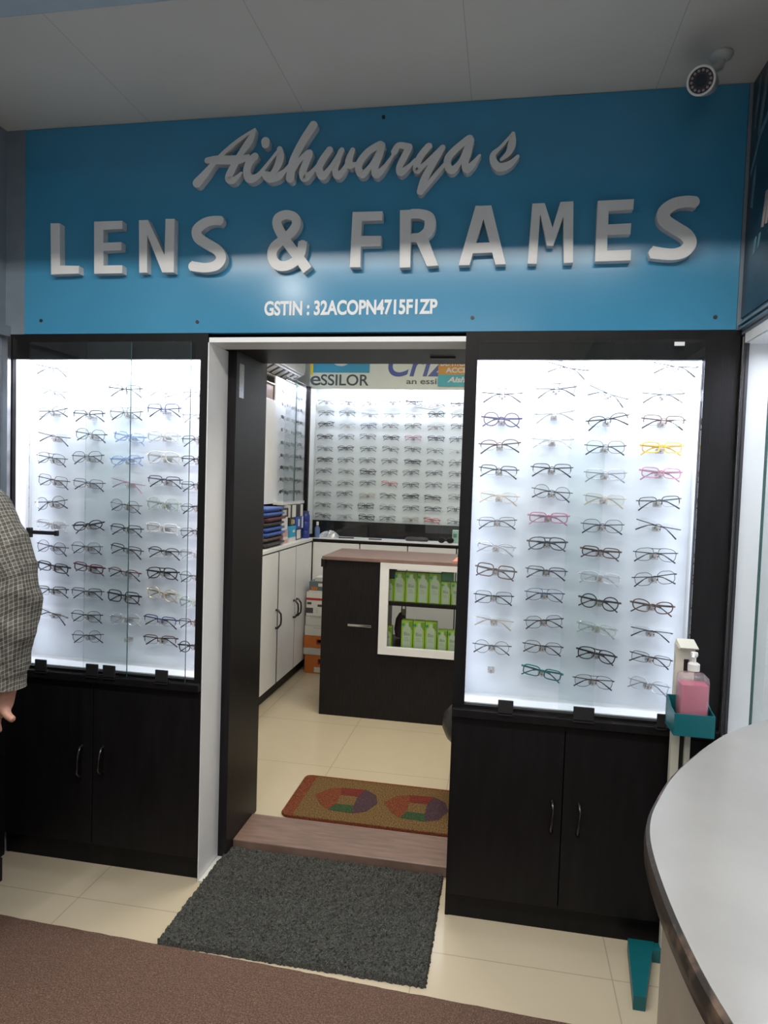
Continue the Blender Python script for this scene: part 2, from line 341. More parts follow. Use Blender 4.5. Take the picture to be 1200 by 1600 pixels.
POLYS = {"L":[[[-1.6635,2.3918],[-1.6269,2.3906],[-1.6238,2.24],[-1.5483,2.237],[-1.548,2.2097],[-1.6594,2.2089]]],"E":[[[-1.4894,2.392],[-1.379,2.3913],[-1.3779,2.3632],[-1.4533,2.362],[-1.4526,2.3163],[-1.3811,2.3166],[-1.382,2.2885],[-1.4515,2.2873],[-1.4508,2.236],[-1.3765,2.2355],[-1.3767,2.2073],[-1.4868,2.2078]]],"N":[[[-1.3149,2.3909],[-1.2802,2.3909],[-1.2147,2.2662],[-1.2132,2.3921],[-1.1795,2.391],[-1.1791,2.2062],[-1.2226,2.2071],[-1.2825,2.3393],[-1.2802,2.2071],[-1.3105,2.2077]]],"F":[[[-0.5393,2.3913],[-0.4376,2.3898],[-0.4378,2.3609],[-0.5062,2.3604],[-0.5076,2.3117],[-0.4396,2.3097],[-0.4397,2.2773],[-0.5082,2.2775],[-0.5072,2.2089],[-0.5436,2.2097]]],"R":[[[-0.3792,2.391],[-0.3416,2.3918],[-0.3385,2.2051],[-0.3739,2.2042]],[[-0.3258,2.2963],[-0.2866,2.3062],[-0.2465,2.2086],[-0.283,2.2067]]],"A":[[[-0.1317,2.3962],[-0.1043,2.3951],[-0.103,2.361],[-0.1446,2.2078],[-0.1796,2.2078]],[[-0.1086,2.3953],[-0.0814,2.3957],[-0.0282,2.2079],[-0.0611,2.2073],[-0.1073,2.3611]],[[-0.1343,2.2778],[-0.0768,2.2783],[-0.0683,2.246],[-0.1417,2.245]]],"M":[[[0.048,2.3964],[0.0864,2.3963],[0.114,2.3184],[0.1348,2.3979],[0.1747,2.3985],[0.1817,2.208],[0.1535,2.2072],[0.1458,2.3522],[0.1185,2.2622],[0.099,2.2627],[0.0739,2.3618],[0.0693,2.2071],[0.0411,2.2078]]],"E2":[[[0.249,2.397],[0.357,2.3982],[0.3565,2.3668],[0.2829,2.3646],[0.2835,2.3232],[0.3526,2.3244],[0.3515,2.2915],[0.283,2.2908],[0.2839,2.2423],[0.3558,2.2432],[0.356,2.2108],[0.2487,2.2099]]]}
RIBS = {"S":[[[-1.0043,2.3785,0.0157],[-1.0327,2.3812,0.0158],[-1.0673,2.3737,0.0171],[-1.0954,2.3512,0.0184],[-1.0897,2.3235,0.0184],[-1.0594,2.3033,0.0184],[-1.0178,2.2788,0.0183],[-1.0033,2.2521,0.0183],[-1.0198,2.228,0.0177],[-1.0576,2.22,0.0165],[-1.0927,2.2238,0.0166],[-1.1165,2.2284,0.0167]]],"&":[[[-0.7105,2.3008,0.0156],[-0.7149,2.265,0.0162],[-0.7311,2.2385,0.0163],[-0.767,2.2205,0.0164],[-0.8007,2.2252,0.0172],[-0.8185,2.2522,0.0165],[-0.8132,2.2819,0.0172],[-0.7845,2.3069,0.0158],[-0.7518,2.3317,0.0163],[-0.7345,2.3596,0.0163],[-0.7429,2.3827,0.0151],[-0.7716,2.3917,0.0151],[-0.7987,2.3818,0.0164],[-0.803,2.3608,0.0164],[-0.7882,2.33,0.017],[-0.7566,2.2861,0.0169],[-0.7222,2.2452,0.0169],[-0.6909,2.2044,0.018]]],"R":[[[-0.3429,2.3786,0.0153],[-0.3117,2.3775,0.0153],[-0.2831,2.3655,0.0175],[-0.2777,2.3417,0.0185],[-0.2843,2.3199,0.0181],[-0.309,2.3024,0.0158],[-0.3402,2.3023,0.0136]]],"S2":[[[0.5413,2.3815,0.0175],[0.5133,2.3853,0.0176],[0.4778,2.3799,0.0183],[0.4495,2.3586,0.0196],[0.4508,2.3313,0.0197],[0.4814,2.3079,0.0196],[0.5165,2.2837,0.0195],[0.5282,2.2589,0.0194],[0.5144,2.2362,0.0188],[0.4855,2.2268,0.0176],[0.4493,2.2291,0.0177],[0.4167,2.2347,0.0191]]]}
GR = [[1,2,0.1909,1.8974,"qHk",-12],[1,4,0.5427,1.9027,"qFk",-6],[2,1,-0.0235,1.8063,"aFk",0],[2,2,0.1557,1.8247,"aFk",4],[2,3,0.3255,1.8115,"oFg",-20],[2,4,0.4987,1.8106,"aFg",0],[3,1,-0.0227,1.7208,"rPv",-2],[3,2,0.1532,1.7422,"oHs",6],[3,3,0.327,1.7249,"oHk",10],[3,4,0.5029,1.7252,"qHn",-2],[4,1,-0.0254,1.6342,"oHn",3],[4,2,0.151,1.6541,"qPc",0],[4,3,0.3236,1.6352,"hFg",0],[4,4,0.5015,1.6377,"qPy",0],[5,1,-0.0246,1.5464,"qHk",-3],[5,2,0.1526,1.5569,"qHg",0],[5,3,0.3278,1.5446,"qFs",0],[5,4,0.5031,1.5543,"qPp",-2],[6,1,-0.021,1.4566,"oFd",-4],[6,2,0.1561,1.4772,"rFg",-6],[6,3,0.3291,1.4614,"qFd",-4],[6,4,0.5021,1.4583,"qHg",5],[7,1,-0.0237,1.3689,"qFg",2],[7,2,0.1485,1.3915,"qPp",0],[7,3,0.3266,1.3708,"hFg",0],[7,4,0.5037,1.3769,"qNk",-12],[8,1,-0.0246,1.281,"oHs",-5],[8,2,0.148,1.303,"aPg",0],[8,3,0.3247,1.2825,"qPn",-4],[8,4,0.5,1.2827,"aFk",0],[9,1,-0.0214,1.1994,"bPn",-6],[9,2,0.1495,1.2054,"qHg",-2],[9,3,0.3261,1.1967,"qPc",-4],[9,4,0.5006,1.2041,"hFk",8],[10,1,-0.0248,1.1071,"bFk",-1],[10,2,0.1468,1.1269,"aFB",-1],[10,3,0.3283,1.1124,"rPk",-7],[10,4,0.4986,1.1093,"cPn",-4],[11,1,-0.0215,1.0231,"qNd",-5],[11,2,0.1482,1.034,"hFk",6],[11,3,0.3247,1.023,"qPG",-8],[11,4,0.5004,1.0214,"qNk",-6],[12,1,-0.0242,0.9329,"rFg",-1],[12,2,0.1485,0.9443,"hFk",-3],[12,3,0.3263,0.9327,"aPk",-9],[12,4,0.5022,0.9332,"qFk",-9],[13,2,0.1495,0.8579,"qPt",-9],[13,3,0.3211,0.8407,"aFn",-2],[13,4,0.5008,0.8427,"hFs",-10]]
GL_ = [[1,1,-1.7433,1.8911,"oFg",-6],[2,1,-1.7368,1.8025,"qFs",-8],[3,1,-1.7406,1.7236,"oFg",6],[4,1,-1.7312,1.6263,"qNn",-8],[5,1,-1.7386,1.5418,"aFk",-6],[6,1,-1.7293,1.4557,"bFn",-7],[7,1,-1.7396,1.3696,"rFk",6],[8,1,-1.7339,1.2838,"qPc",-4],[9,1,-1.733,1.1968,"rFv",-6],[10,1,-1.7256,1.1192,"qPk",-7],[11,1,-1.7311,1.0253,"qHk",0],[12,1,-1.7301,0.9315,"qNn",-14],[3,2,-1.582,1.7135,"qHk",0],[4,2,-1.5718,1.6379,"hFk",-4],[5,2,-1.5844,1.5525,"hFk",2],[6,2,-1.5784,1.4506,"qFg",-3],[8,2,-1.5781,1.289,"oPk",8],[9,2,-1.5843,1.2025,"hFg",0],[10,2,-1.5722,1.1251,"qPR",-6],[11,2,-1.5791,1.0279,"qHg",0],[12,2,-1.5807,0.9357,"hFk",0],[13,2,-1.5768,0.8563,"rFg",4],[2,3,-1.4319,1.8094,"qHk",-2],[3,3,-1.4269,1.7224,"aFg",0],[4,3,-1.4094,1.6331,"qPb",-6],[5,3,-1.4214,1.5461,"oPb",4],[6,3,-1.4154,1.456,"qNp",-10],[7,3,-1.423,1.3702,"rFg",-5],[8,3,-1.4171,1.2812,"qHk",-3],[9,3,-1.4158,1.2026,"qHk",-8],[10,3,-1.4234,1.1125,"oHR",-6],[11,3,-1.4237,1.0216,"bPk",-4],[12,3,-1.416,0.936,"rPc",0],[2,4,-1.2714,1.8108,"qNs",-3],[3,4,-1.2718,1.7368,"bHB",0],[4,4,-1.2708,1.6376,"qPc",-2],[5,4,-1.2666,1.5584,"aPw",-2],[6,4,-1.2632,1.4708,"qHv",-2],[7,4,-1.2677,1.3819,"rPG",-3],[8,4,-1.2687,1.2936,"qPw",-3],[9,4,-1.2599,1.2023,"oHk",-3],[10,4,-1.2654,1.1214,"aPk",-1],[11,4,-1.2639,1.0415,"rPd",-8],[12,4,-1.2709,0.9401,"qHB",-4],[13,4,-1.2695,0.8655,"qHn",0],[2,5,-1.1288,1.8041,"rFs",6],[3,5,-1.1184,1.7206,"hFs",6],[4,5,-1.1079,1.629,"qHg",4],[5,5,-1.1148,1.5528,"qHk",2],[6,5,-1.1171,1.4579,"qFk",2],[7,5,-1.1153,1.3757,"oFk",4],[8,5,-1.1177,1.285,"qFk",5],[9,5,-1.1116,1.2017,"qPc",0],[10,5,-1.1184,1.1143,"rFg",0],[11,5,-1.1163,1.0164,"rPG",-3],[12,5,-1.1146,0.9403,"qHn",2],[13,5,-1.1171,0.8497,"rPk",3]]
HR = [[-0.0208,1.8911],[0.329,1.8899],[-0.0239,0.8473]]
HL = [[-1.4228,1.8832],[-1.5763,1.7943],[-1.4157,0.8518],[-1.5839,1.8809],[-1.2573,1.8903]]

# ================================================================ the setting
FX = lambda a, b, d: (a, d, b)          # facade plane: x, z, depth y
XL, XR, HC = -1.87, 0.70, 2.745
struct('floor', MB().box(XL-0.1, 1.5, -6.0, 0.245, -0.1, 0), M['floor'], 'cream vitrified tile floor in front of the shop', 'floor')
struct('floor_inner', MB().box(-2.0, 1.5, 0.245, 3.4, -0.1, 0.03), M['floor'], 'cream tile floor inside the doorway', 'floor')
struct('ceiling', MB().box(XL-0.1, 1.5, -6.0, 0.5, HC, HC+0.1), M['ceiling'], 'grey panelled ceiling over the shop front', 'ceiling')
struct('ceiling_inner', MB().box(-2.0, 1.5, 0.5, 3.4, 2.62, 2.7), M['offwhite'], 'white ceiling of the inner room', 'ceiling')
struct('trim_1', MB().box(XL, XR, -1.12, -0.69, 2.65, HC, bev=0.006), M['beam'], 'pale blue ceiling beam', 'beam')
struct('wall_back', MB().box(XL-0.1, 1.5, -6.1, -6.0, 0, HC), M['wall'], 'wall behind the camera', 'wall')
struct('wall_front', MB().box(XL, 1.3, 0.018, 0.17, 2.0, HC), M['black'], 'wall carrying the blue sign', 'wall')
# left side: a wall with a dim blue grey face and a lower ledge
M['tape'] = clear_mat('clear_tape', (0.97, 0.97, 0.97), 0.6, 0.2, 0.06)
struct('trim_5', MB().box(0.6835, XR, 0.001, 0.018, 2.0, HC), M['leftwall'], 'dark corner strip between sign and poster', 'trim')
struct('trim_4', MB().box(XL, -1.7905, 0.001, 0.018, 2.0, HC), M['leftwall'], 'blue grey corner strip beside the sign', 'trim')
struct('wall_left', MB().box(XL-0.12, XL, -6.0, 0.2, 0, HC).box(XL, XL+0.022, -2.4, 0.0, 1.99, 2.03), M['leftwall'], 'blue grey side wall left of the sign', 'wall')
struct('wall_left_lower', MB().box(XL, XL+0.012, -2.4, -0.001, 0.0, 0.72), M['black'], 'black panel low on the left wall', 'wall')
struct('trim_2', MB().box(XL, XL+0.028, -0.022, -0.004, 0.72, 1.99), M['steel'], 'thin metal edge post at the left corner', 'trim')
# right side wall: upper part, showcase opening below
struct('wall_right', MB().box(XR, XR+0.1, -6.0, 0.2, 1.985, HC).box(XR, XR+0.1, -6, -2.4, 0, 1.985).box(XR, XR+0.1, -2.4, 0.0, 0, 0.72), M['leftwall'], 'side wall right of the sign', 'wall')
# wall between shop front and inner room
struct('wall_inner_front', MB().box(-0.148, 1.3, 0.21, 0.5, 0.0, 2.7).box(-2.0, -1.09, 0.21, 0.5, 0.0, 2.7).box(-1.09, -0.148, 0.15, 0.5, 2.05, 2.7), M['offwhite'], 'partition wall around the doorway', 'wall')
struct('wall_inner_left', MB().box(-1.9, -1.8, 0.5, 3.3, 0, 2.7), M['offwhite'], 'left wall of the inner room', 'wall')
struct('wall_inner_back', MB().box(-2.0, 1.4, 3.2, 3.3, 0, 2.7), M['offwhite'], 'back wall of the inner room', 'wall')
struct('wall_inner_right', MB().box(1.3, 1.4, 0.2, 3.3, 0, 2.7), M['offwhite'], 'right wall of the inner room', 'wall')
# doorway: white reveal, dark jamb, head and threshold
dw = tag(MB().box(-1.0575, -1.054, 0.0, 0.17, 0, 1.968).box(-1.054, -0.148, 0.0, 0.13, 1.968, 1.985).build('door_1', M['white']), 'white lining of the open doorway', 'doorway', kind='structure')
j = MB().box(-1.089, -1.02, 0.171, 0.50, 0, 2.05).build('door_jamb', M['wenge'], dw)
MB().box(-1.054, -0.148, 0.125, 0.455, 1.972, 2.05).build('door_head', M['wenge'], dw)
MB().box(-0.30, -0.205, 0.30, 0.318, 1.966, 1.974).build('door_catch', M['plastic_black'], dw)
MB().box(-1.053, -1.030, 0.0, 0.17, 0, 0.006).build('sill_strip', M['offwhite'], dw)
MB().box(-1.0198, -1.0192, 0.20, 0.245, 1.80, 1.93).build('tape', M['tape'], dw)
tag(MB().box(-1.02, -0.146, 0.237, 0.455, 0.0, 0.042, bev=0.004).build('threshold_board', M['walnut']), 'brown wooden threshold board across the doorway', 'threshold')

# ================================================================ sign
sg = thing('sign_board', 'blue shop sign board with raised grey white lettering over the doorway', 'sign', (-0.56, 0.01, 2.0))
MB().box(-1.79, 0.682, 0.0, 0.018, 2.001, 2.743).build('panel', M['sign'], sg)
b = MB()
for r in SCRIPT: b.ribbon(r, FX, -0.026, 0.0)
fix_normals(b.build('script_lettering', M['letter'], sg))
for k in ['L', 'E', 'N', 'S', '&', 'F', 'R', 'A', 'M', 'E2', 'S2']:
    b = MB()
    for i, p in enumerate(POLYS.get(k, [])): b.prism(p, FX, -0.0295-0.0002*i, 0.0)
    for r in RIBS.get(k, []): b.ribbon(r, FX, -0.026, 0.0, caps=False)
    fix_normals(b.build('letter', M['letter'], sg))
text_obj('small_lettering', 'GSTIN : 32ACOPN4715F1ZP', 0.066, (-0.851, -0.001, 2.061), M['print_white'], sg, width=0.604, bold=0.0022, ext=0.0006)
for x, z in ((-1.72, 2.05), (-1.1, 2.04), (-0.45, 2.71), (-0.13, 2.045), (0.62, 2.04)):
    MB().cyl((x, -0.003, z), (x, 0.001, z), 0.006, 10).build('screw', M['screw'], sg)

# ================================================================ glasses
def outline(sh, n=28):
    a = 0.0265; P = []
    for k in range(n):
        t = 2*PI*k/n; c, s = math.cos(t), math.sin(t)
        def se(e, a_, b_): return (a_*math.copysign(abs(c)**(2/e), c), b_*math.copysign(abs(s)**(2/e), s))
        if sh == 'r': x, z = se(2.1, 0.0245, 0.0225)
        elif sh == 'o': x, z = se(2.2, a, 0.0165)
        elif sh == 'q': x, z = se(3.6, a, 0.0165)
        elif sh == 'b': x, z = se(3.8, a, 0.0205)
        elif sh == 'a':
            x, z = se(2.7, a, 0.0205); x *= 1 + 0.10*(z/0.02); z -= 0.003*(x/a)
        elif sh == 'c':
            x, z = se(2.4, a, 0.0185); z += 0.003*(x/a)
        else:
            x, z = se(2.6, a, 0.021)
            q = 2*PI/8; tt = (t+q/2) % q - q/2; f = math.cos(q/2)/math.cos(tt) if abs(tt) < q/2 else 1
            f = 0.5+0.5*f*1.05; x *= f; z *= f
        P.append((x, z))
    return P
SHW = {'r': 'round', 'o': 'oval', 'q': 'rectangular', 'b': 'large square', 'a': 'double-bridge', 'c': 'cat-eye', 'h': 'angular'}
RIW = {'F': 'thin-rimmed', 'P': 'thick-rimmed', 'H': 'half-rim', 'N': 'rimless'}
HALF = 0.0345
GL = {}
def glasses_meshes(code):
    if code in GL: return GL[code]
    sh, ri, co = code
    fm = GM[co]; O = outline(sh); n = len(O)
    rr = {'F': 0.0010, 'P': 0.0021, 'H': 0.0013, 'N': 0.0}[ri]
    fr = MB(); ln = {}
    top = max(z for x, z in O); aw = max(x for x, z in O)
    for sd in (-1, 1):
        pts = [(sd*(HALF + x), 0.0025*(abs(HALF+x)/0.06)**2, z) for x, z in O]
        if ri in 'FP': fr.tube(pts, rr, 6, closed=True)
        elif ri == 'H':
            up = [pts[k % n] for k in range(-1, n//2+2)]
            fr.tube(up, rr*1.25, 6)
            lo = [pts[k % n] for k in range(n//2+1, n)]; fr.tube(lo, 0.00045, 4)
        q = MB()
        q.prism([(p[0], p[2]) for p in pts], lambda a, b_, d: (a, d, b_), 0.0004, 0.0016)
        ln[sd] = q.mesh('lens', M['lens'])
        r2 = max(rr, 0.0010)
        e0 = (sd*(HALF+aw-0.0005), 0.002, 0.006); fr.tube([e0, (sd*(HALF+aw+0.006), 0.003, 0.007), (sd*0.0685, 0.008, 0.007)], r2*1.1, 6)
        fr.tube([(sd*0.0095, 0.001, -0.001), (sd*0.0085, 0.007, -0.004), (sd*0.0075, 0.008, -0.009)], [0.0005, 0.0007, 0.0022], 6)
    xi = HALF-aw
    br = max(rr, 0.0011)
    fr.tube([(-xi-0.001, 0.001, 0.004), (-xi*0.5, 0.0, 0.0065), (0, -0.0005, 0.0075), (xi*0.5, 0.0, 0.0065), (xi+0.001, 0.001, 0.004)], br, 6)
    if sh == 'a':
        fr.tube([(-HALF+0.016, 0.0005, top*0.97), (-0.010, 0, top*0.90), (0.010, 0, top*0.90), (HALF-0.016, 0.0005, top*0.97)], br, 6)
    tm = {}; tp = {}
    tr = {'F': 0.0011, 'P': 0.0021, 'H': 0.0013, 'N': 0.0010}[ri]
    for sd in (-1, 1):
        yo = 0.009 if sd < 0 else 0.0135
        path = [(sd*0.0685, 0.008, 0.007), (sd*0.064, yo, 0.0065), (sd*0.03, yo+0.001, 0.0045), (-sd*0.018, yo+0.002, 0.001), (-sd*0.028, yo+0.002, -0.002)]
        tm[sd] = MB().tube(path, tr, 6, flat=1.5).mesh('temple', fm)
        tip = [(-sd*0.026, yo+0.002, -0.0014), (-sd*0.034, yo+0.002, -0.006), (-sd*0.05, yo+0.002, -0.0165), (-sd*0.0625, yo+0.002, -0.0255)]
        tp[sd] = MB().tube(tip, [tr, 0.0018, 0.0022, 0.0024], 6).mesh('temple_tip', fm if co in 'cwbpyGsd' or ri == 'P' else M['tip'])
    GL[code] = (fr.mesh('front_frame', fm, True), ln, tm, tp)
    return GL[code]
def new(name, me, parent):
    o = bpy.data.objects.new(name, me); COL.objects.link(o); o.parent = parent; return o
def glasses(x, y, z, code, rot, label, group, rz=0.0, tips=True, tilt=0.0, scale=1.0):
    fr, ln, tm, tp = glasses_meshes(code)
    r = bpy.data.objects.new('glasses', None); COL.objects.link(r); r.empty_display_size = 0.02
    r.location = (x, y, z); r.rotation_euler = (math.radians(tilt), math.radians(-rot), rz); r.rotation_mode = 'YXZ' if rz == 0 else 'XYZ'
    r.scale = (scale,)*3
    tag(r, label, 'glasses', group)
    new('front_frame', fr, r)
    for sd in (-1, 1):
        new('lens', ln[sd], r)
        t = new('temple', tm[sd], r)
        if tips: new('temple_tip', tp[sd], t)
        else: new('temple_tip', tp[sd], t)
    return r
ORD = ['', 'top', 'second', 'third', 'fourth', 'fifth', 'sixth', 'seventh', 'eighth', 'ninth', 'tenth', 'eleventh', 'twelfth', 'thirteenth']
NTH = ['', 'first', 'second', 'third', 'fourth', 'fifth', 'sixth', 'seventh']
def glabel(code, r, c, where):
    sh, ri, co = code
    row = 'top row' if r == 1 else ORD[r] + ' row down'
    return f"{GN[co]} {RIW[ri]} {SHW[sh]} glasses, {row}, {NTH[c]} column, {where}"
def holder_mesh():
    b = MB()
    b.box(-0.012, 0.012, -0.026, 0.0, -0.011, 0.006, 0, bev=0.002)
    b.box(-0.0045, 0.0045, -0.040, -0.024, -0.008, 0.010, 0, bev=0.001)
    b.cyl((0, -0.0275, -0.004), (0, -0.0255, -0.004), 0.0028, 8, 1)
    return b.mesh('eyewear_holder', [M['acrylic'], M['screw']])
HOLD = holder_mesh()
def holder(x, y, z, parent, rz=0.0):
    o = bpy.data.objects.new('eyewear_holder', HOLD); COL.objects.link(o); o.location = (x, y, z); o.rotation_euler = (0, 0, rz)
    attach(o, parent); return o

# ================================================================ shop front display cabinets
def handle(x, z0, z1, parent):
    b = MB(); y = -0.002
    b.tube([(x, y, z1), (x, y-0.012, z1-0.001), (x+0.003, y-0.026, z1-0.018), (x, y-0.028, (z0+z1)/2), (x-0.003, y-0.026, z0+0.018), (x, y-0.012, z0+0.001), (x, y, z0)], [0.008, 0.006, 0.005, 0.0055, 0.005, 0.006, 0.008], 10)
    return b.build('handle', M['darkmetal'], parent, smooth=True)
def cabinet(nm, label, xa, xb, oa, ob, split, panes, clips, handles, edges=()):
    c = thing('display_cabinet', label, 'display cabinet', ((xa+xb)/2, 0.1, 0), 'glasses display cabinets of the shop front')
    z0, z1 = 0.752, 1.908
    # black carcass: stiles, fascia, sides, back, base
    b = MB()
    b.box(xa, oa, 0, 0.02, 0.69, 2.0).box(ob, xb, 0, 0.02, 0.69, 2.0).box(oa, ob, 0, 0.02, z1, 2.0).box(oa, ob, 0, 0.02, 0.69, z0)
    b.box(xa, xa+0.012, 0.02, 0.205, 0.0, 2.0).box(xb-0.012, xb, 0.02, 0.205, 0.0, 2.0)
    b.box(xa+0.012, xb-0.012, 0.19, 0.205, 0.0, 2.0).box(xa+0.012, xb-0.012, 0.02, 0.19, 1.99, 2.0).box(xa+0.012, xb-0.012, 0.02, 0.19, 0.69, 0.70)
    b.build('carcass', M['black'], c)
    MB().box(xa+0.012, xb-0.012, 0.022, 0.19, 0.0, 0.088).build('plinth', M['black'], c)
    MB().box(xa+0.004, xb-0.002, -0.022, 0.004, 0.712, 0.742, bev=0.004).build('glass_rail', M['black'], c)
    # lit white lining
    MB().box(oa-0.024, ob+0.024, 0.13, 0.14, z0-0.02, 1.985).build('back_panel', M['casewhite'], c)
    MB().box(oa-0.024, oa-0.014, 0.02, 0.13, z0-0.02, 1.985).build('side_lining', M['white'], c)
    MB().box(ob+0.014, ob+0.024, 0.02, 0.13, z0-0.02, 1.985).build('side_lining', M['white'], c)
    MB().box(oa-0.014, ob+0.014, 0.02, 0.13, z0-0.02, z0+0.004).build('case_floor', M['white'], c)
    MB().cyl((oa+0.02, 0.05, 1.972), (ob-0.02, 0.05, 1.972), 0.011, 12).build('lamp_tube', M['tube'], c)
    # lower doors
    for k, (da, db) in enumerate(((xa+0.002, split-0.0015), (split+0.0015, xb-0.002))):
        d = MB().box(da, db, -0.002, 0.018, 0.09, 0.706, bev=0.0015).build('door', M['black'], c)
        handle(*handles[k], d)
    # sliding glass
    for k, (pa, pb) in enumerate(panes):
        y = -0.010 if k == 0 else -0.018
        g = MB().box(pa, pb, y-0.0025, y+0.0025, 0.743, 1.968).build('glass_door', M['glass'], c)
        b = MB()
        for xe in (pa, pb):
            if any(abs(xe-q) < 0.002 for q in edges): b.box(xe-0.0006, xe+0.0006, y-0.0026, y+0.0026, 0.743, 1.968)
        if b.v: b.build('glass_edge', M['glass_edge'], g)
    for xc, w in clips:
        b = MB().box(xc-w/2, xc+w/2, -0.028, -0.022, 0.738, 0.786, bev=0.002).box(xc-w/2, xc+w/2, -0.028, 0.0, 0.735, 0.743)
        b.build('glass_clip', M['plastic_black'], c)
    return c
CL = cabinet('l', 'tall black cabinet with lit glass case of spectacles, left of the doorway', -1.866, -1.058, -1.838, -1.086, -1.487,
             [(-1.757, -1.347), (-1.519, -1.112)], [(-1.69, 0.048), (-1.478, 0.05), (-1.409, 0.05), (-1.20, 0.05)],
             [(-1.532, 0.35, 0.462), (-1.445, 0.37, 0.465)], (-1.347, -1.112))
CR = cabinet('r', 'tall black cabinet with lit glass case of spectacles, right of the doorway', -0.148, 0.698, -0.108, 0.594, 0.228,
             [(-0.104, 0.309), (0.199, 0.592)], [(0.03, 0.05), (0.28, 0.066), (0.52, 0.03)],
             [(0.195, 0.351, 0.452), (0.281, 0.351, 0.453)])
# small lock bar on the left case glass, loose cable in the lit top
b = MB().box(-1.757, -1.738, -0.026, -0.010, 1.243, 1.280, bev=0.002).box(-1.74, -1.63, -0.022, -0.014, 1.256, 1.270, bev=0.002).box(-1.642, -1.628, -0.024, -0.012, 1.253, 1.273, bev=0.002)
b.build('sliding_lock', M['plastic_black'], CL)
MB().tube([(-1.43, 0.11, 1.985), (-1.42, 0.112, 1.90), (-1.39, 0.118, 1.84), (-1.345, 0.12, 1.80), (-1.30, 0.12, 1.785), (-1.22, 0.12, 1.80), (-1.17, 0.122, 1.82)], 0.0022, 6).build('cable', M['cable'], CL, smooth=True)
MB().box(0.50, 0.53, -0.0215, -0.0205, 1.948, 1.960).build('tape', M['white'], CR)
YP = 0.13
for (tab, hs, cab, where, grp) in ((GR, HR, CR, 'case right of the doorway', 'glasses in the case right of the doorway'),
                                   (GL_, HL, CL, 'case left of the doorway', 'glasses in the case left of the doorway')):
    for r, c, x, z, code, rot in tab:
        sc_ = random.uniform(0.98, 1.05)
        if c == 5: x, sc_ = min(x, -1.137), 0.9
        x = min(x, 0.533)
        glasses(x, YP-0.044, z, code, rot, glabel(code, r, c, where), grp, tilt=random.uniform(-6, 4), scale=sc_)
        holder(x, YP, z-0.008, cab)
    for x, z in hs: holder(x, YP, z, cab)

# ================================================================ inner room: back display
bc = thing('wall_display', 'lit spectacle display filling the back wall of the inner room', 'display case', (-0.5, 3.0, 1.0))
MB().box(-1.53, 1.2, 3.05, 3.06, 1.16, 2.25).build('back_panel', M['casewhite'], bc)
MB().box(-1.54, -1.53, 2.87, 3.06, 1.05, 2.25).build('side_lining', M['offwhite'], bc)
MB().box(-1.575, -1.54, 2.84, 2.88, 1.04, 2.19).build('post', M['wenge'], bc)
MB().box(-1.53, 1.2, 3.03, 3.05, 1.0375, 1.16).build('lower_panel', M['wenge'], bc)
MB().cyl((-1.4, 2.95, 2.262), (1.1, 2.95, 2.262), 0.012, 10).build('lamp_tube', M['tube'], bc)
for x in (-0.62,):
    g = MB().box(-1.53, 0.1, 2.868, 2.873, 1.0375, 2.2).build('glass_door', M['glass'], bc)
MB().tube([(-0.90, 3.0, 2.24), (-0.86, 3.03, 2.19), (-0.82, 3.04, 2.15), (-0.72, 3.04, 2.10), (-0.60, 3.04, 2.08), (-0.48, 3.04, 2.11), (-0.42, 3.03, 2.16), (-0.38, 3.0, 2.24)], 0.003, 6).build('cable', M['cable'], bc, smooth=True)
BW = ['oFg qHk oFg oHk qPk qFk qPk', 'qHg qHg qHs oFs oFs rPk oFg', 'oPk oFs qHB oFg qHk qFg qHk', 'oPk qHg qHg oPk qPp qPk qHk', 'qFg oPk qHk qHk qHk qHg qNs',
      'oPk qHk qHg qHg oPk qHk rHg', 'qHg qFg hPk qHk qHg qHk qHg', 'oFg qFg qHg qHr qHk oHg aFk', 'oFg qHk qHd oHk oPk oPk aFk', 'oFk oFg bPk hFg qHg oPk qHk', 'qHg qNs bPk qFk qHd oPr hFg']
rr_ = random.Random(3)
HB = []
for r, row in enumerate(BW):
    for c, code in enumerate(row.split()):
        x = -1.44 + 0.1775*c + rr_.uniform(-.006, .006); z = 2.115 - 0.0915*r + rr_.uniform(-.005, .005)
        if r in (1, 4): z -= 0.002
        glasses(x, 3.05-0.044, z, code, rr_.uniform(-6, 6), glabel(code, r+1, c+1, 'back wall display').replace(' down', ''), 'glasses in the back wall display', tips=True, tilt=rr_.uniform(-6, 4))
        holder(x, 3.05, z-0.008, bc)
# header board with lettering above the back display
hb = thing('header_board', 'white header board with lens maker lettering above the back display', 'sign', (-0.5, 2.86, 2.195))
MB().box(-1.53, 1.3, 2.85, 2.87, 2.195, 2.618).build('panel', mat('header_white', (0.70, 0.76, 0.70), 0.45, var=0.02), hb)
MB().box(-1.505, -1.06, 2.846, 2.85, 2.318, 2.60).build('logo_block', mat('logo_teal', (0.05, 0.33, 0.52), 0.4, var=0.02), hb)
MB().box(-1.53, -1.507, 2.846, 2.85, 2.30, 2.60).build('yellow_strip', mat('logo_yellow', (0.75, 0.62, 0.05), 0.4, var=0.02), hb)
d = MB().lathe([(0.0, -0.002), (0.10, -0.002), (0.10, 0.002), (0.0, 0.002)], 36).build('logo_disc', M['print_white'], hb)
d.rotation_euler = (PI/2, 0, 0); d.location = (-1.285, 2.845, 2.468)
MB().tube([(-1.285+0.06*math.cos(a*PI/12), 2.842, 2.468+0.06*math.sin(a*PI/12)) for a in range(24)], 0.014, 8, closed=True).build('logo_ring', mat('logo_teal_ring', (0.06, 0.36, 0.55), 0.4), hb)
INKG = mat('lettering_grey_green', (0.055, 0.085, 0.09), 0.5); INKB = mat('lettering_blue', (0.06, 0.10, 0.36), 0.4); INKS = mat('lettering_grey', (0.12, 0.13, 0.14), 0.5)
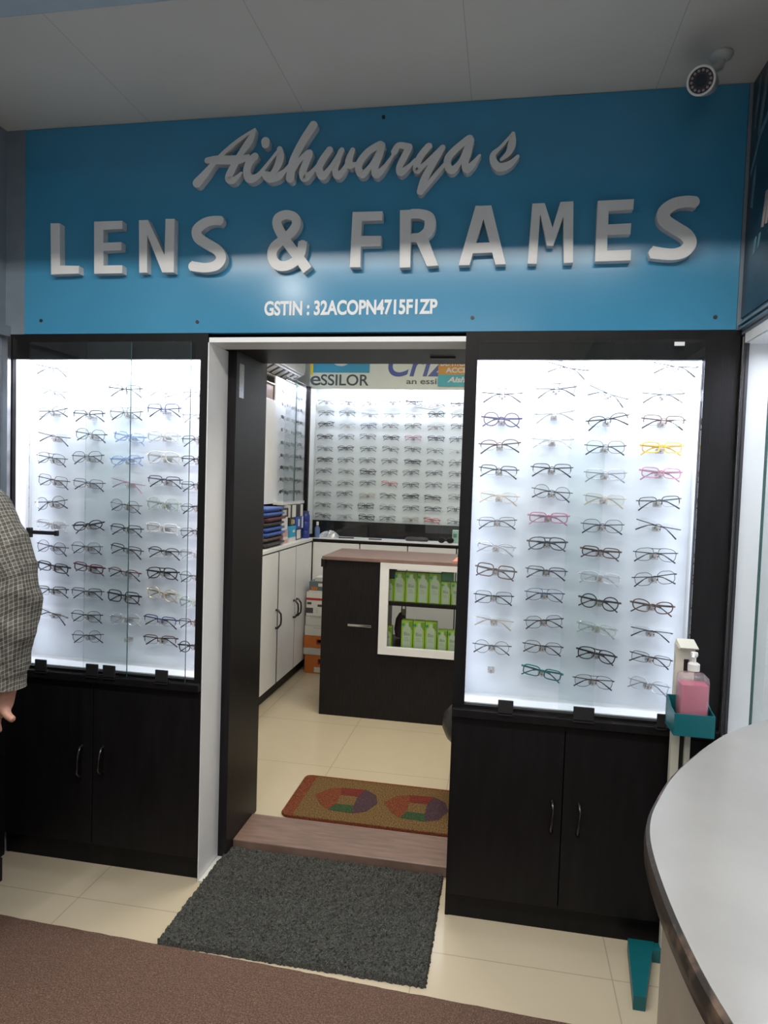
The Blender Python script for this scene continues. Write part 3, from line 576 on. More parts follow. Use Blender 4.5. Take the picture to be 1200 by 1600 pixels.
text_obj('lettering', 'e', 0.15, (-1.527, 2.849, 2.222), INKG, hb, width=0.082, bold=0.0015)
text_obj('lettering', 'SSILOR', 0.118, (-1.443, 2.849, 2.222), INKG, hb, width=0.379, bold=0.0015)
text_obj('lettering', 'Crizal', 0.27, (-0.915, 2.849, 2.297), INKB, hb, width=0.62, bold=0.004, shear=0.28)
text_obj('lettering', 'an', 0.058, (-0.772, 2.849, 2.236), INKS, hb, width=0.078, bold=0.001)
text_obj('lettering', 'essilor', 0.062, (-0.665, 2.849, 2.236), INKS, hb, width=0.23, bold=0.001)
# card poster
ps = thing('card_poster', 'small orange and teal poster about card payment on the header board', 'poster', (-0.35, 2.84, 2.218))
MB().box(-0.532, -0.06, 2.838, 2.8425, 2.306, 2.47).build('orange_half', mat('poster_orange', (0.62, 0.30, 0.05), 0.45, var=0.03), ps)
MB().box(-0.532, -0.06, 2.838, 2.8425, 2.218, 2.306).build('teal_half', mat('poster_teal', (0.05, 0.42, 0.52), 0.45, var=0.03), ps)
text_obj('lettering', 'DEBIT/CREDIT CARD', 0.05, (-0.515, 2.837, 2.372), M['print_white'], ps, width=0.44, bold=0.0018)
text_obj('lettering', 'ACCEPTED', 0.05, (-0.475, 2.837, 2.322), M['print_white'], ps, width=0.30, bold=0.0018)
text_obj('lettering', 'Aishwaryas', 0.055, (-0.462, 2.837, 2.250), M['print_white'], ps, width=0.34, bold=0.002, shear=0.3)
# back counter of white drawers
bk = thing('back_counter', 'low white cupboard run with dark edged ledge under the back display', 'cupboard', (-0.2, 2.95, 0.03))
MB().box(-1.40, 1.2, 2.82, 3.03, 0.03, 1.005).build('body', M['wenge'], bk)
for a, e in ((-1.455, -1.088), (-1.080, -0.716), (-0.708, -0.345), (-0.337, 0.03), (0.038, 0.40)):
    d = MB().box(a, e, 2.80, 2.82, 0.12, 1.004, bev=0.002).build('door', M['white'], bk)
    if e < 0.2: MB().tube([(a+0.055, 2.80, 0.70), (a+0.055, 2.775, 0.69), (a+0.055, 2.775, 0.60), (a+0.055, 2.80, 0.59)], 0.008, 8).build('handle', M['darkmetal'], d)
MB().box(-1.46, 1.2, 2.79, 3.03, 1.012, 1.030, bev=0.003).build('ledge_edge', M['wenge'], bk)
MB().box(-1.46, 1.2, 2.795, 3.03, 1.030, 1.036).build('ledge_top', M['white'], bk)
# things on the ledge
b = MB()
rr = random.Random(5)
nx, ny = 12, 8
vs = []
for i in range(nx):
    for k in range(ny):
        u, v = i/(nx-1), k/(ny-1)
        h = 0.055*math.sin(PI*u)**0.6*math.sin(PI*v)**0.5*(0.6+0.4*u) + rr.uniform(0, 0.012)*(0 < i < nx-1)*(0 < k < ny-1)
        vs.append((-1.44+0.155*u, 2.86+0.12*v+0.01*math.sin(6*u), 1.0365+h))
b.add(vs, [(i*ny+k, (i+1)*ny+k, (i+1)*ny+k+1, i*ny+k+1) for i in range(nx-1) for k in range(ny-1)])
b.add([(x, y, 1.0365) for x, y, z in vs], [(i*ny+k, i*ny+k+1, (i+1)*ny+k+1, (i+1)*ny+k) for i in range(nx-1) for k in range(ny-1)])
tag(b.build('plastic_packet', mat('silver_film', (0.72, 0.73, 0.75), 0.18, 0.35, 0.1, 20)), 'crumpled silver plastic packet on the back ledge', 'packet')
pn = thing('pen', 'white capped pen lying on the back ledge next to silver packet', 'pen', (-1.18, 2.88, 1.036))
MB().cyl((-1.27, 2.87, 1.041), (-1.15, 2.885, 1.041), 0.005, 10).build('barrel', M['plastic_black'], pn)
MB().cyl((-1.15, 2.885, 1.042), (-1.09, 2.892, 1.042), 0.006, 10).build('cap', M['white'], pn)
tag(MB().box(-1.03, -0.93, 2.86, 2.90, 1.036, 1.044, bev=0.002).build('notepad', mat('dark_notepad', (0.1, 0.1, 0.11), 0.5)), 'thin dark notepad lying flat on the back ledge', 'notepad')
b = MB()
for sx in (-1, 1): b.lathe([(0.0, 0.0), (0.045, 0.002), (0.055, 0.015), (0.04, 0.03), (0.0, 0.034)], 16, (-0.66+sx*0.035, 2.93, 1.036), sx=1.1, sy=0.5)
tag(b.build('soft_pouch', mat('dark_pouch', (0.06, 0.05, 0.055), 0.7), smooth=True), 'dark soft spectacle pouch lying on the back ledge', 'pouch')
sg2 = thing('sunglasses', 'dark folded sunglasses lying at the ledge end beside small green box', 'sunglasses', (-0.42, 2.88, 1.036))
b = MB()
for sx in (-1, 1): b.tube([(-0.43+sx*0.033+0.026*math.cos(a*PI/8), 2.87, 1.060+0.020*math.sin(a*PI/8)) for a in range(16)], 0.0028, 6, closed=True)
b.tube([(-0.437, 2.87, 1.066), (-0.423, 2.87, 1.066)], 0.0025, 6); b.build('front_frame', M['plastic_black'], sg2)
for sx in (-1, 1):
    l = MB().lathe([(0, 0), (0.025, 0.0), (0.025, 0.0015), (0, 0.0015)], 16).build('lens', mat('dark_lens', (0.03, 0.03, 0.03), 0.05), sg2)
    l.rotation_euler = (PI/2, 0, 0); l.location = (-0.43+sx*0.033, 2.871, 1.060)
    MB().tube([(-0.43+sx*0.06, 2.872, 1.064), (-0.43-sx*0.03, 2.885, 1.056), (-0.43-sx*0.055, 2.887, 1.042)], 0.0025, 6).build('temple', M['plastic_black'], sg2)
b = MB().box(-0.385, -0.30, 2.90, 2.96, 1.036, 1.135, 0, bev=0.002); b.box(-0.378, -0.35, 2.8985, 2.90, 1.08, 1.11, 1).box(-0.34, -0.31, 2.8985, 2.90, 1.05, 1.07, 2)
tag(b.build('small_carton', [mat('carton_pale_green', (0.42, 0.60, 0.52), 0.5), mat('carton_green_mark', (0.1, 0.3, 0.25), 0.5), M['print_white']]), 'small pale green carton standing on the back ledge', 'carton')

# ================================================================ left wall of the inner room
lc = thing('base_cupboard', 'white base cupboards with black pull handles along the left wall', 'cupboard', (-1.6, 2.0, 0.03))
MB().box(-1.775, -1.480, 0.6, 2.788, 0.12, 1.003).build('body', M['wenge'], lc)
MB().box(-1.775, -1.50, 0.6, 2.79, 0.03, 0.12).build('plinth', M['wenge'], lc)
MB().box(-1.775, -1.478, 0.6, 2.79, 1.004, 1.013).build('shadow_gap', M['plastic_black'], lc)
MB().box(-1.775, -1.455, 0.6, 2.79, 1.013, 1.038, bev=0.003).build('worktop', M['white'], lc)
for a, e, hy in ((0.80, 1.60, 1.55), (1.612, 2.003, 1.975), (2.022, 2.383, 2.35), (2.390, 2.785, 2.42)):
    d = MB().box(-1.478, -1.46, a, e, 0.12, 1.003, bev=0.002).build('door', M['white'], lc)
    h0, h1 = 0.50, 0.62
    MB().tube([(-1.46, hy, h1), (-1.445, hy, h1), (-1.425, hy, h1-0.025), (-1.422, hy, (h0+h1)/2), (-1.425, hy, h0+0.025), (-1.445, hy, h0), (-1.46, hy, h0)], [0.009, 0.007, 0.006, 0.006, 0.006, 0.007, 0.009], 10).build('handle', M['darkmetal'], d, smooth=True)
MB().box(-1.478, -1.4606, 2.0035, 2.0215, 0.12, 1.003).build('gap_shade_strip', M['plastic_black'], lc)  # black strips painted in for the shade in the gaps between doors
MB().box(-1.478, -1.4606, 2.3835, 2.3895, 0.12, 1.003).build('gap_shade_strip', M['plastic_black'], lc)
uc = thing('wall_cupboard', 'plain white upper cupboard on the left wall above stacked trays', 'cupboard', (-1.7, 2.0, 1.31))
MB().box(-1.8, -1.62, 0.7, 2.27, 1.31, 2.03, bev=0.002).build('body', M['white'], uc)
MB().box(-1.62, -1.602, 0.7, 1.5, 1.31, 2.03, bev=0.002).build('door', M['white'], uc)
MB().box(-1.62, -1.602, 1.504, 2.27, 1.31, 2.03, bev=0.002).build('door', M['white'], uc)
wb = thing('stabiliser_box', 'brown wooden box standing on top of the white upper cupboard', 'box', (-1.7, 2.0, 2.0305))
MB().box(-1.78, -1.615, 1.72, 2.255, 2.0305, 2.135, bev=0.003).build('case', mat('brown_veneer', (0.22, 0.13, 0.09), 0.45, var=0.2, scale=14, stretch=(1, 1, 8)), wb)
MB().box(-1.79, -1.605, 1.72, 2.26, 2.135, 2.145, bev=0.002).build('lid', mat('grey_lid', (0.55, 0.52, 0.48), 0.5), wb)
# split air conditioner
ac = thing('air_conditioner', 'white wall mounted air conditioner with open slotted louvre', 'air conditioner', (-1.7, 2.4, 2.24))
prof = [(-1.80, 2.215), (-1.71, 2.215), (-1.57, 2.296), (-1.562, 2.33), (-1.562, 2.53), (-1.59, 2.56), (-1.80, 2.56)]
fix_normals(MB().prism(prof, lambda a, b_, d: (a, d, b_), 1.70, 2.82).build('housing', mat('ac_white', (0.72, 0.73, 0.72), 0.35, var=0.02), ac))
def slope_slab(t0, t1, h0, h1, y0, y1):
    """slab on the sloping underside: t along the slope, h out from it"""
    P_ = lambda t, h: (-1.71+0.866*t+0.5*h, 2.215+0.5*t-0.866*h)
    q = [P_(t0, h0), P_(t1, h0), P_(t1, h1), P_(t0, h1)]
    return [(x, y0, z) for x, z in q] + [(x, y1, z) for x, z in q], [(0, 1, 2, 3), (7, 6, 5, 4), (0, 4, 5, 1), (1, 5, 6, 2), (2, 6, 7, 3), (3, 7, 4, 0)]
fix_normals(MB().add(*slope_slab(0.03, 0.145, 0.0005, 0.004, 1.75, 2.77)).build('outlet', mat('outlet_dark', (0.05, 0.05, 0.05), 0.5), ac))
VW = mat('vane_white', (0.68, 0.68, 0.66), 0.4)
for k in range(9):
    fix_normals(MB().add(*slope_slab(0.05, 0.125, 0.0042, 0.010, 1.78+0.112*k, 1.838+0.112*k)).build('vane', VW, ac))
fix_normals(MB().add(*slope_slab(0.028, 0.040, 0.0042, 0.020, 1.75, 2.77)).build('flap', M['white'], ac))
fix_normals(MB().add(*slope_slab(0.132, 0.146, 0.0042, 0.012, 1.75, 2.77)).build('outlet_lip', M['white'], ac))
# lit spectacle case on the left wall
ld = thing('wall_display', 'narrow lit spectacle case on the left wall under the air conditioner', 'display case', (-1.7, 2.6, 1.3))
MB().box(-1.615, -1.605, 2.275, 2.83, 1.32, 2.205).build('back_panel', M['casewhite'], ld)
MB().box(-1.605, -1.535, 2.275, 2.83, 1.302, 1.322).build('shelf', M['white'], ld)
MB().box(-1.79, -1.615, 2.275, 2.83, 1.0395, 1.318).build('lower_panel', M['wenge'], ld)
MB().box(-1.605, -1.535, 2.815, 2.83, 1.322, 2.205).build('side_lining', M['white'], ld)
MB().box(-1.545, -1.515, 2.80, 2.835, 1.0395, 2.205).build('post', M['wenge'], ld)
MB().box(-1.532, -1.528, 2.28, 2.80, 1.324, 2.205).build('glass_front', M['glass'], ld)
MB().box(-1.533, -1.527, 2.515, 2.519, 1.324, 2.205).build('glass_edge', M['glass_edge'], ld)
rl = random.Random(9)
SW = ['qHn qNd oFg qHk qHk', 'qNd oFd oPn qNd qHs', 'qHk oPk qFk qHk qFg', 'qNd qHg oFd qNd qHg', 'qFk qHk oPk qFn qHk', 'oFk qHk oFg oHg qHk', 'qPk oPk qPk qFk oPk', 'oFk qHn qPk oHk qFk', 'qHk qPk qHk qFk qHg']
for r, row in enumerate(SW):
    for c, code in enumerate(row.split()):
        y = 2.34 + 0.105*c + rl.uniform(-.008, .008) + (0.01 if c > 1 else 0); z = 2.10 - 0.0885*r + rl.uniform(-.006, .006)
        glasses(-1.605+0.042, y, z, code, rl.uniform(-8, 8), glabel(code, r+1, c+1, 'case under the air conditioner').replace(' down', ''), 'glasses in the case under the air conditioner', rz=PI/2, tips=False, scale=0.72)
# trays stacked on the worktop
TC = {'blue': mat('tray_blue', (0.05, 0.12, 0.42), 0.4), 'maroon': mat('tray_maroon', (0.12, 0.03, 0.04), 0.45), 'charcoal': mat('tray_charcoal', (0.05, 0.045, 0.05), 0.45), 'brown': mat('tray_brown', (0.13, 0.09, 0.075), 0.5)}
order = ['charcoal', 'brown', 'blue', 'blue', 'charcoal', 'maroon', 'blue', 'blue']
pos = ['at the bottom of the stack', 'second from the bottom of the stack', 'third from the bottom of the stack', 'in the middle of the stack below the dark trays', 'lying on the middle blue trays of the stack', 'below the two topmost blue trays', 'second from the top of the stack', 'topmost of the stack by the cupboard']
for k, (cn, w) in enumerate(zip(order, pos)):
    z = 1.0385 + k*0.0325; dx = rl.uniform(-.008, .008); dy = rl.uniform(-.012, .012)
    x0, x1, y0, y1 = -1.72+dx, -1.475+dx, 1.80+dy, 2.135+dy
    t = thing('lens_tray', f'shallow {cn} plastic lens tray, {w}', 'tray', ((x0+x1)/2, (y0+y1)/2, z), 'stacked lens trays')
    MB().box(x0, x1-0.018, y0, y1-0.012, z, z+0.004).box(x0, x0+0.004, y0, y1, z, z+0.024).box(x1-0.022, x1-0.018, y0, y1-0.012, z, z+0.024).box(x0, x1-0.018, y0, y0+0.004, z, z+0.024).box(x0, x1-0.018, y1-0.016, y1-0.012, z, z+0.024).build('shell', TC[cn], t)
    MB().box(x0-0.004, x1+0.006, y0-0.004, y1+0.006, z+0.017, z+0.032, bev=0.005).build('rim', TC[cn], t)
# small boxes beside the trays
def carton(name, label, x0, x1, y0, y1, z0, z1, mats, prints, group=None, cat='box'):
    """carton with printed patches: (face, a0, a1, b0, b1, mi) in fractions; face x = +x side, y = -y side, z = top"""
    b = MB().box(x0, x1, y0, y1, z0, z1, 0, bev=0.0015); e = 0.0006
    for f, a0, a1, b0, b1, mi in prints:
        if f == 'x': b.box(x1, x1+e, y0+a0*(y1-y0), y0+a1*(y1-y0), z0+b0*(z1-z0), z0+b1*(z1-z0), mi)
        if f == 'y': b.box(x0+a0*(x1-x0), x0+a1*(x1-x0), y0-e, y0, z0+b0*(z1-z0), z0+b1*(z1-z0), mi)
        if f == 'z': b.box(x0+a0*(x1-x0), x0+a1*(x1-x0), y0+b0*(y1-y0), y0+b1*(y1-y0), z1, z1+e, mi)
    return tag(b.build(name, mats), label, cat, group)
K = lambda n, c, r=0.5: mat(n, c, r, var=0.04)
cw, ck, cb, cc_, cp, cy, cg = K('card_white', (0.7, 0.7, 0.68)), K('card_black', (0.03, 0.03, 0.035)), K('card_blue', (0.04, 0.10, 0.36)), K('card_cyan', (0.03, 0.36, 0.62)), K('card_pink', (0.55, 0.36, 0.36)), K('card_mustard', (0.42, 0.33, 0.10)), K('card_grey', (0.5, 0.5, 0.48))
grp = 'small cartons on the left worktop'
carton('small_carton', 'pinkish white carton on the worktop touching the stacked trays', -1.60, -1.49, 2.17, 2.28, 1.0385, 1.130, [cp, cw], [('x', .1, .9, .3, .5, 1)], grp)
carton('small_carton', 'bright cyan carton with white base on the left worktop', -1.60, -1.485, 2.30, 2.44, 1.0385, 1.150, [cc_, cw], [('x', 0, 1, 0, .3, 1), ('y', 0, 1, 0, .3, 1), ('x', .5, .85, .6, .75, 1)], grp)
carton('small_carton', 'black and white carton on the worktop between cyan carton and blue flask', -1.60, -1.50, 2.47, 2.64, 1.0385, 1.120, [ck, cw], [('x', .25, .8, .1, .9, 1)], grp)
carton('small_carton', 'plain white carton resting on the pinkish carton', -1.61, -1.50, 2.165, 2.295, 1.1315, 1.218, [cw, cg], [('x', .2, .5, .3, .45, 1)], grp)
carton('small_carton', 'dark carton with mustard print resting on the cyan carton', -1.60, -1.50, 2.34, 2.455, 1.1515, 1.210, [ck, cy, cw], [('x', .3, .75, .15, .8, 1), ('x', .8, .95, .2, .7, 2)], grp)
carton('small_carton', 'blue carton with white panels on the black and white carton', -1.60, -1.495, 2.475, 2.65, 1.1215, 1.210, [cb, cw], [('x', .3, .5, .2, .8, 1), ('x', .8, 1, 0, 1, 1)], grp)
carton('small_carton', 'low dark carton with grey panel on top of the white carton', -1.61, -1.51, 2.18, 2.335, 1.2195, 1.282, [ck, cg], [('x', .2, .75, .2, .8, 1)], grp)
carton('small_carton', 'long white carton with black end, topmost beside the blue flask', -1.60, -1.50, 2.355, 2.655, 1.2115, 1.300, [cw, ck], [('x', .42, .78, 0, 1, 1), ('z', 0, 1, .0, .9, 1), ('x', 0, .12, 0, 1, 1)], grp)
fl = thing('flask', 'tall blue bottle with flat cap at the worktop corner', 'bottle', (-1.50, 2.72, 1.0385))
MB().lathe([(0.0, 0), (0.032, 0), (0.035, 0.006), (0.035, 0.05), (0.033, 0.055), (0.035, 0.06), (0.035, 0.12), (0.033, 0.125), (0.035, 0.13), (0.035, 0.175), (0.030, 0.185), (0, 0.185)], 24, (-1.50, 2.72, 1.0385)).build('body', mat('flask_blue', (0.025, 0.05, 0.27), 0.3), fl, smooth=True)
MB().lathe([(0, 0), (0.028, 0), (0.028, 0.022), (0, 0.022)], 20, (-1.50, 2.72, 1.2235)).build('cap', mat('flask_cap', (0.05, 0.07, 0.16), 0.4), fl)
sb = thing('spray_bottle', 'small translucent blue bottle standing beside the tall blue bottle', 'bottle', (-1.43, 2.82, 1.0365))
MB().lathe([(0, 0), (0.018, 0), (0.02, 0.005), (0.02, 0.075), (0.009, 0.092), (0.009, 0.098), (0, 0.098)], 16, (-1.43, 2.82, 1.0365)).build('body', clear_mat('pale_blue_plastic', (0.6, 0.72, 0.9), 0.8, 0.05, 0.45, (0.25, 0.40, 0.75)), sb, smooth=True)
MB().lathe([(0, 0), (0.010, 0), (0.010, 0.026), (0, 0.026)], 12, (-1.43, 2.82, 1.1345)).build('cap', M['white'], sb)

# ================================================================ stack of cartons on the floor by the cupboard
ora, red, cart = K('card_orange', (0.50, 0.14, 0.025)), K('card_red', (0.42, 0.03, 0.025)), K('card_cream', (0.62, 0.62, 0.58))
dred = K('card_dark_red', (0.22, 0.02, 0.015)); slate = K('card_slate', (0.10, 0.14, 0.15)); ink = K('card_ink', (0.06, 0.055, 0.06))
g2 = 'cartons stacked on the floor beside the counter'
X0, X1, Y0, Y1 = -1.448, -1.10, 2.60, 2.775
carton('floor_carton', 'orange carton with red and white label standing on the floor', X0+.01, X1, Y0, Y1, .031, .170, [ora, dred, cw, cart], [('y', .30, .75, .50, .80, 1), ('y', .33, .70, .60, .76, 2), ('y', .22, .55, .06, .34, 3)], g2)
carton('floor_carton', 'low pale grey carton between the two orange cartons', X0, X1, Y0-.005, Y1, .1715, .222, [cg], [], g2)
carton('floor_carton', 'upper orange carton with red label, above pale grey carton', X0, X1, Y0, Y1, .2235, .315, [ora, dred, cw], [('y', .28, .75, .32, .72, 1), ('y', .31, .70, .46, .68, 2)], g2)
carton('floor_carton', 'grey white carton resting on the upper orange carton', X0+.004, X1, Y0, Y1, .3165, .390, [cart, cg], [('y', .2, .9, .75, .85, 1)], g2)
carton('floor_carton', 'grey white carton under the red banded carton', X0+.008, X1, Y0, Y1, .3915, .464, [cart, cg], [('y', .1, .8, .8, .9, 1)], g2)
carton('floor_carton', 'white carton with red band and black sketch prints', X0+.012, X1, Y0-.004, Y1, .4655, .645, [cw, red, ink, cart], [('y', 0, 1, .66, .76, 1), ('y', .02, .12, .48, .58, 2), ('y', .26, .42, .40, .50, 2), ('y', .0, .16, .12, .34, 2), ('y', .22, .28, .14, .34, 3), ('y', .46, .60, .42, .52, 2), ('z', 0, 1, 0, 1, 3)], g2)
carton('floor_carton', 'small slate carton with round picture prints on the red banded carton', X0+.03, X1-.05, Y0, Y1-.02, .6465, .725, [slate, cart, cc_, ora], [('y', .0, 1, 0, .14, 1), ('y', .26, .44, .55, .85, 1), ('y', .06, .24, .2, .5, 3), ('y', .6, .78, .4, .8, 2)], g2)
carton('floor_carton', 'thin grey white carton lying topmost of the floor stack', X0+.07, X1-.03, Y0+.01, Y1-.03, .7265, .755, [cg, cart], [('z', 0, 1, 0, 1, 1)], g2)

# ================================================================ inner counter
ct = thing('service_counter', 'dark wooden service counter with white framed showcase window and brown top', 'counter', (-0.4, 2.0, 0.03))
b = MB()
b.box(-1.09, -0.725, 1.76, 2.24, 0.03, 1.0).box(0.05, 0.35, 1.76, 2.24, 0.03, 1.0).box(-0.725, 0.05, 1.76, 2.24, 0.03, 0.44).box(-0.725, 0.05, 1.90, 2.24, 0.985, 1.0)
b.build('body', M['wenge'], ct)
MB().box(-1.10, -1.075, 1.752, 2.24, 0.955, 1.006).build('side_rail', M['wenge'], ct)
MB().box(-1.095, 0.36, 1.75, 2.26, 1.0, 1.022, bev=0.003).build('counter_top', M['countertop'], ct)
wf = MB().box(-0.725, -0.672, 1.738, 1.765, 0.442, 1.0).box(0.02, 0.072, 1.738, 1.765, 0.442, 1.0).box(-0.672, 0.02, 1.738, 1.765, 0.442, 0.489).box(-0.672, 0.02, 1.738, 1.765, 0.967, 1.0).build('window_frame', M['white'], ct)
MB().box(-0.672, 0.02, 1.750, 1.754, 0.489, 0.967).build('glass_pane', M['glass'], ct)
MB().box(-0.725, 0.05, 1.775, 2.20, 0.738, 0.760).build('shelf', M['wenge'], ct)
MB().box(-0.725, 0.05, 1.765, 2.20, 0.44, 0.463).build('shelf', M['wenge'], ct)
b = MB().box(-0.918, -0.77, 1.738, 1.748, 0.600, 0.614, bev=0.002).box(-0.90, -0.885, 1.745, 1.76, 0.602, 0.612).box(-0.80, -0.785, 1.745, 1.76, 0.602, 0.612)
b.build('handle', M['chrome'], ct)
# lens solution cartons in the counter showcase
LG = [K('carton_lime', (0.36, 0.60, 0.03), 0.4), K('carton_bottle_print', (0.58, 0.66, 0.52), 0.4), K('carton_teal', (0.03, 0.30, 0.32), 0.4), K('carton_mid_green', (0.20, 0.36, 0.03), 0.4), K('carton_grey_text', (0.25, 0.33, 0.22), 0.4)]
def solution_mesh(w, h, dp=0.06):
    b = MB().box(-w/2, w/2, 0, dp, 0, h, 0, bev=0.001)
    f = lambda a, c, d: (a, d, c)
    bw = w*0.36; nk = w*0.13; t = h*0.94; e = -0.0007
    pr = [(-bw, h*.02), (bw, h*.02), (bw, h*.70), (bw*.85, h*.77), (nk, h*.82), (nk, t), (-nk, t), (-nk, h*.82), (-bw*.85, h*.77), (-bw, h*.70)]
    b.prism(pr, f, e, 0.0, 1)
    b.prism([(-w*.36+w*.12*math.cos(k*PI/8), h*.86+w*.12*math.sin(k*PI/8)) for k in range(16)], f, e*1.6, 0.0, 2)
    b.prism([(w*.16, h*.74), (w*.48, h*.70), (w*.48, h*.97), (w*.16, h*.97)], f, e*.7, 0.0, 3)
    tm = text_mesh('Bio', w*0.42, 0.0006, 0.0002)
    xs = [v.co.x for v in tm.vertices]; cx = (min(xs)+max(xs))/2
    b.add([(v.co.x-cx, e*1.3, v.co.y+h*.50) for v in tm.vertices], [list(p.vertices) for p in tm.polygons], 4)
    for k in range(3): b.box(-bw*.7, bw*(.2+.2*k), e*1.3, 0, h*(.42-.05*k), h*(.43-.05*k), 4)
    return b.mesh('solution_carton', LG)
TALL, SHORT = solution_mesh(0.070, 0.183), solution_mesh(0.058, 0.137)
def sol(me, x, z, label, y=1.80):
    o = bpy.data.objects.new('solution_carton', me); COL.objects.link(o); o.location = (x, y, z)
    tag(o, label, 'carton', 'green lens solution cartons in the counter showcase')
zu, zl = 0.7605, 0.4635
sol(SHORT, -0.680, zu, 'short green lens solution carton at the upper shelf end beside the dark counter panel')
for k, w in enumerate(('first tall green lens solution carton from the left on the upper shelf', 'second tall green lens solution carton from the left on the upper shelf', 'third tall green lens solution carton from the left on the upper shelf', 'fourth tall green lens solution carton from the left, beside the short upper ones')):
    sol(TALL, -0.614+0.0725*k, zu, w)
sol(SHORT, -0.330, zu, 'short green carton on the upper shelf, right after the four tall ones')
sol(SHORT, -0.266, zu, 'short green carton on the upper shelf, beside the doorway edge')
sol(SHORT, -0.682, zl, 'lone short green carton in the lower compartment corner')
for k, w in enumerate(('first tall green carton from the left in the lower compartment', 'middle one of three tall green cartons in the lower compartment', 'tall green carton beside the short ones in the lower compartment')):
    sol(TALL, -0.558+0.0735*k, zl, w)
sol(SHORT, -0.340, zl, 'short green carton in the lower compartment, next to the tall ones')
sol(SHORT, -0.278, zl, 'short green carton in the lower compartment, beside the doorway edge')
tag(MB().box(-0.712, -0.640, 1.80, 1.86, 0.8985, 0.960, bev=0.002).build('dark_case', M['plastic_black']), 'small black case lying on the short upper shelf carton', 'case')
tag(MB().box(-0.365, -0.285, 1.80, 1.87, 0.8985, 0.950, bev=0.003).build('lens_case', clear_mat('green_plastic', (0.5, 0.8, 0.6), 0.8, 0.1, 0.6, (0.05, 0.18, 0.10))), 'dark green translucent case on the upper short cartons', 'case')
hk = thing('hanging_pouch', 'mauve pouch with cream tag hanging behind the lower cartons', 'pouch', (-0.615, 2.12, 0.60))
b = MB()
b.lathe([(0.0, 0.0), (0.035, 0.01), (0.045, 0.06), (0.035, 0.13), (0.012, 0.17), (0, 0.172)], 16, (-0.640, 2.10, 0.464), sy=0.5); b.build('bag', mat('mauve_cloth', (0.10, 0.06, 0.075), 0.7), hk, smooth=True)
MB().box(-0.630, -0.605, 2.07, 2.075, 0.625, 0.665).build('tag', K('cream_tag', (0.6, 0.5, 0.35)), hk)
MB().tube([(-0.640, 2.10, 0.63), (-0.638, 2.12, 0.70), (-0.632, 2.15, 0.7375)], 0.004, 6).build('cord', M['plastic_black'], hk)
b = MB(); b.add([(-0.30, 1.80, 1.0225), (-0.18, 1.79, 1.0225), (-0.17, 1.90, 1.0225), (-0.29, 1.91, 1.0225), (-0.27, 1.82, 1.050), (-0.20, 1.815, 1.062), (-0.195, 1.88, 1.058), (-0.26, 1.885, 1.044)], [(3, 2, 1, 0), (4, 5, 6, 7), (0, 1, 5, 4), (1, 2, 6, 5), (2, 3, 7, 6), (3, 0, 4, 7)])
b.box(-0.302, -0.20, 1.786, 1.79, 1.0225, 1.028, 1)
tag(b.build('pink_packet', [mat('pink_wrap', (0.75, 0.28, 0.25), 0.35), K('orange_edge', (0.6, 0.25, 0.1))]), 'pink wrapped packet lying on the brown counter top', 'packet')

# ================================================================ floor coverings
rg = random.Random(11)
b = MB(); nx, ny = 170, 120; x0, x1, y0, y1 = -1.035, -0.171, -0.340, 0.232
v = []
for i in range(nx):
    for k in range(ny):
        ed = min(i, nx-1-i, k, ny-1-k)
        x = x0+(x1-x0)*i/(nx-1); y = y0+(y1-y0)*k/(ny-1)
        if 0 < ed: x += rg.uniform(-.0025, .0025); y += rg.uniform(-.0025, .0025)
        else: x += rg.uniform(-.003, .003); y += rg.uniform(-.003, .003)
        v.append((x, y, 0.001 if ed == 0 else 0.010 + rg.uniform(0, 0.011)))
b.add(v, [(i*ny+k, (i+1)*ny+k, (i+1)*ny+k+1, i*ny+k+1) for i in range(nx-1) for k in range(ny-1)])
tag(b.build('door_mat', M['mat']), 'dark grey coarse door mat in front of the threshold', 'mat')
b = MB(); n = 90
top = []; 
P = [(-1.80, -0.318), (-1.606, -0.329), (-1.03, -0.345), (-0.60, -0.358), (-0.292, -0.372), (0.255, -0.389)]
up = []
for i in range(len(P)-1):
    for k in range(14):
        t = k/14; up.append((P[i][0]+(P[i+1][0]-P[i][0])*t, P[i][1]+(P[i+1][1]-P[i][1])*t+rg.uniform(-.0015, .0015)))
up.append(P[-1])
poly = up + [(0.255, -3.2), (-1.80, -3.2)]
b.prism(poly, lambda a, c, d: (a, c, d), 0.0005, 0.007)
tag(fix_normals(b.build('carpet_runner', M['runner'])), 'long brown ribbed carpet runner across the outer floor', 'carpet')
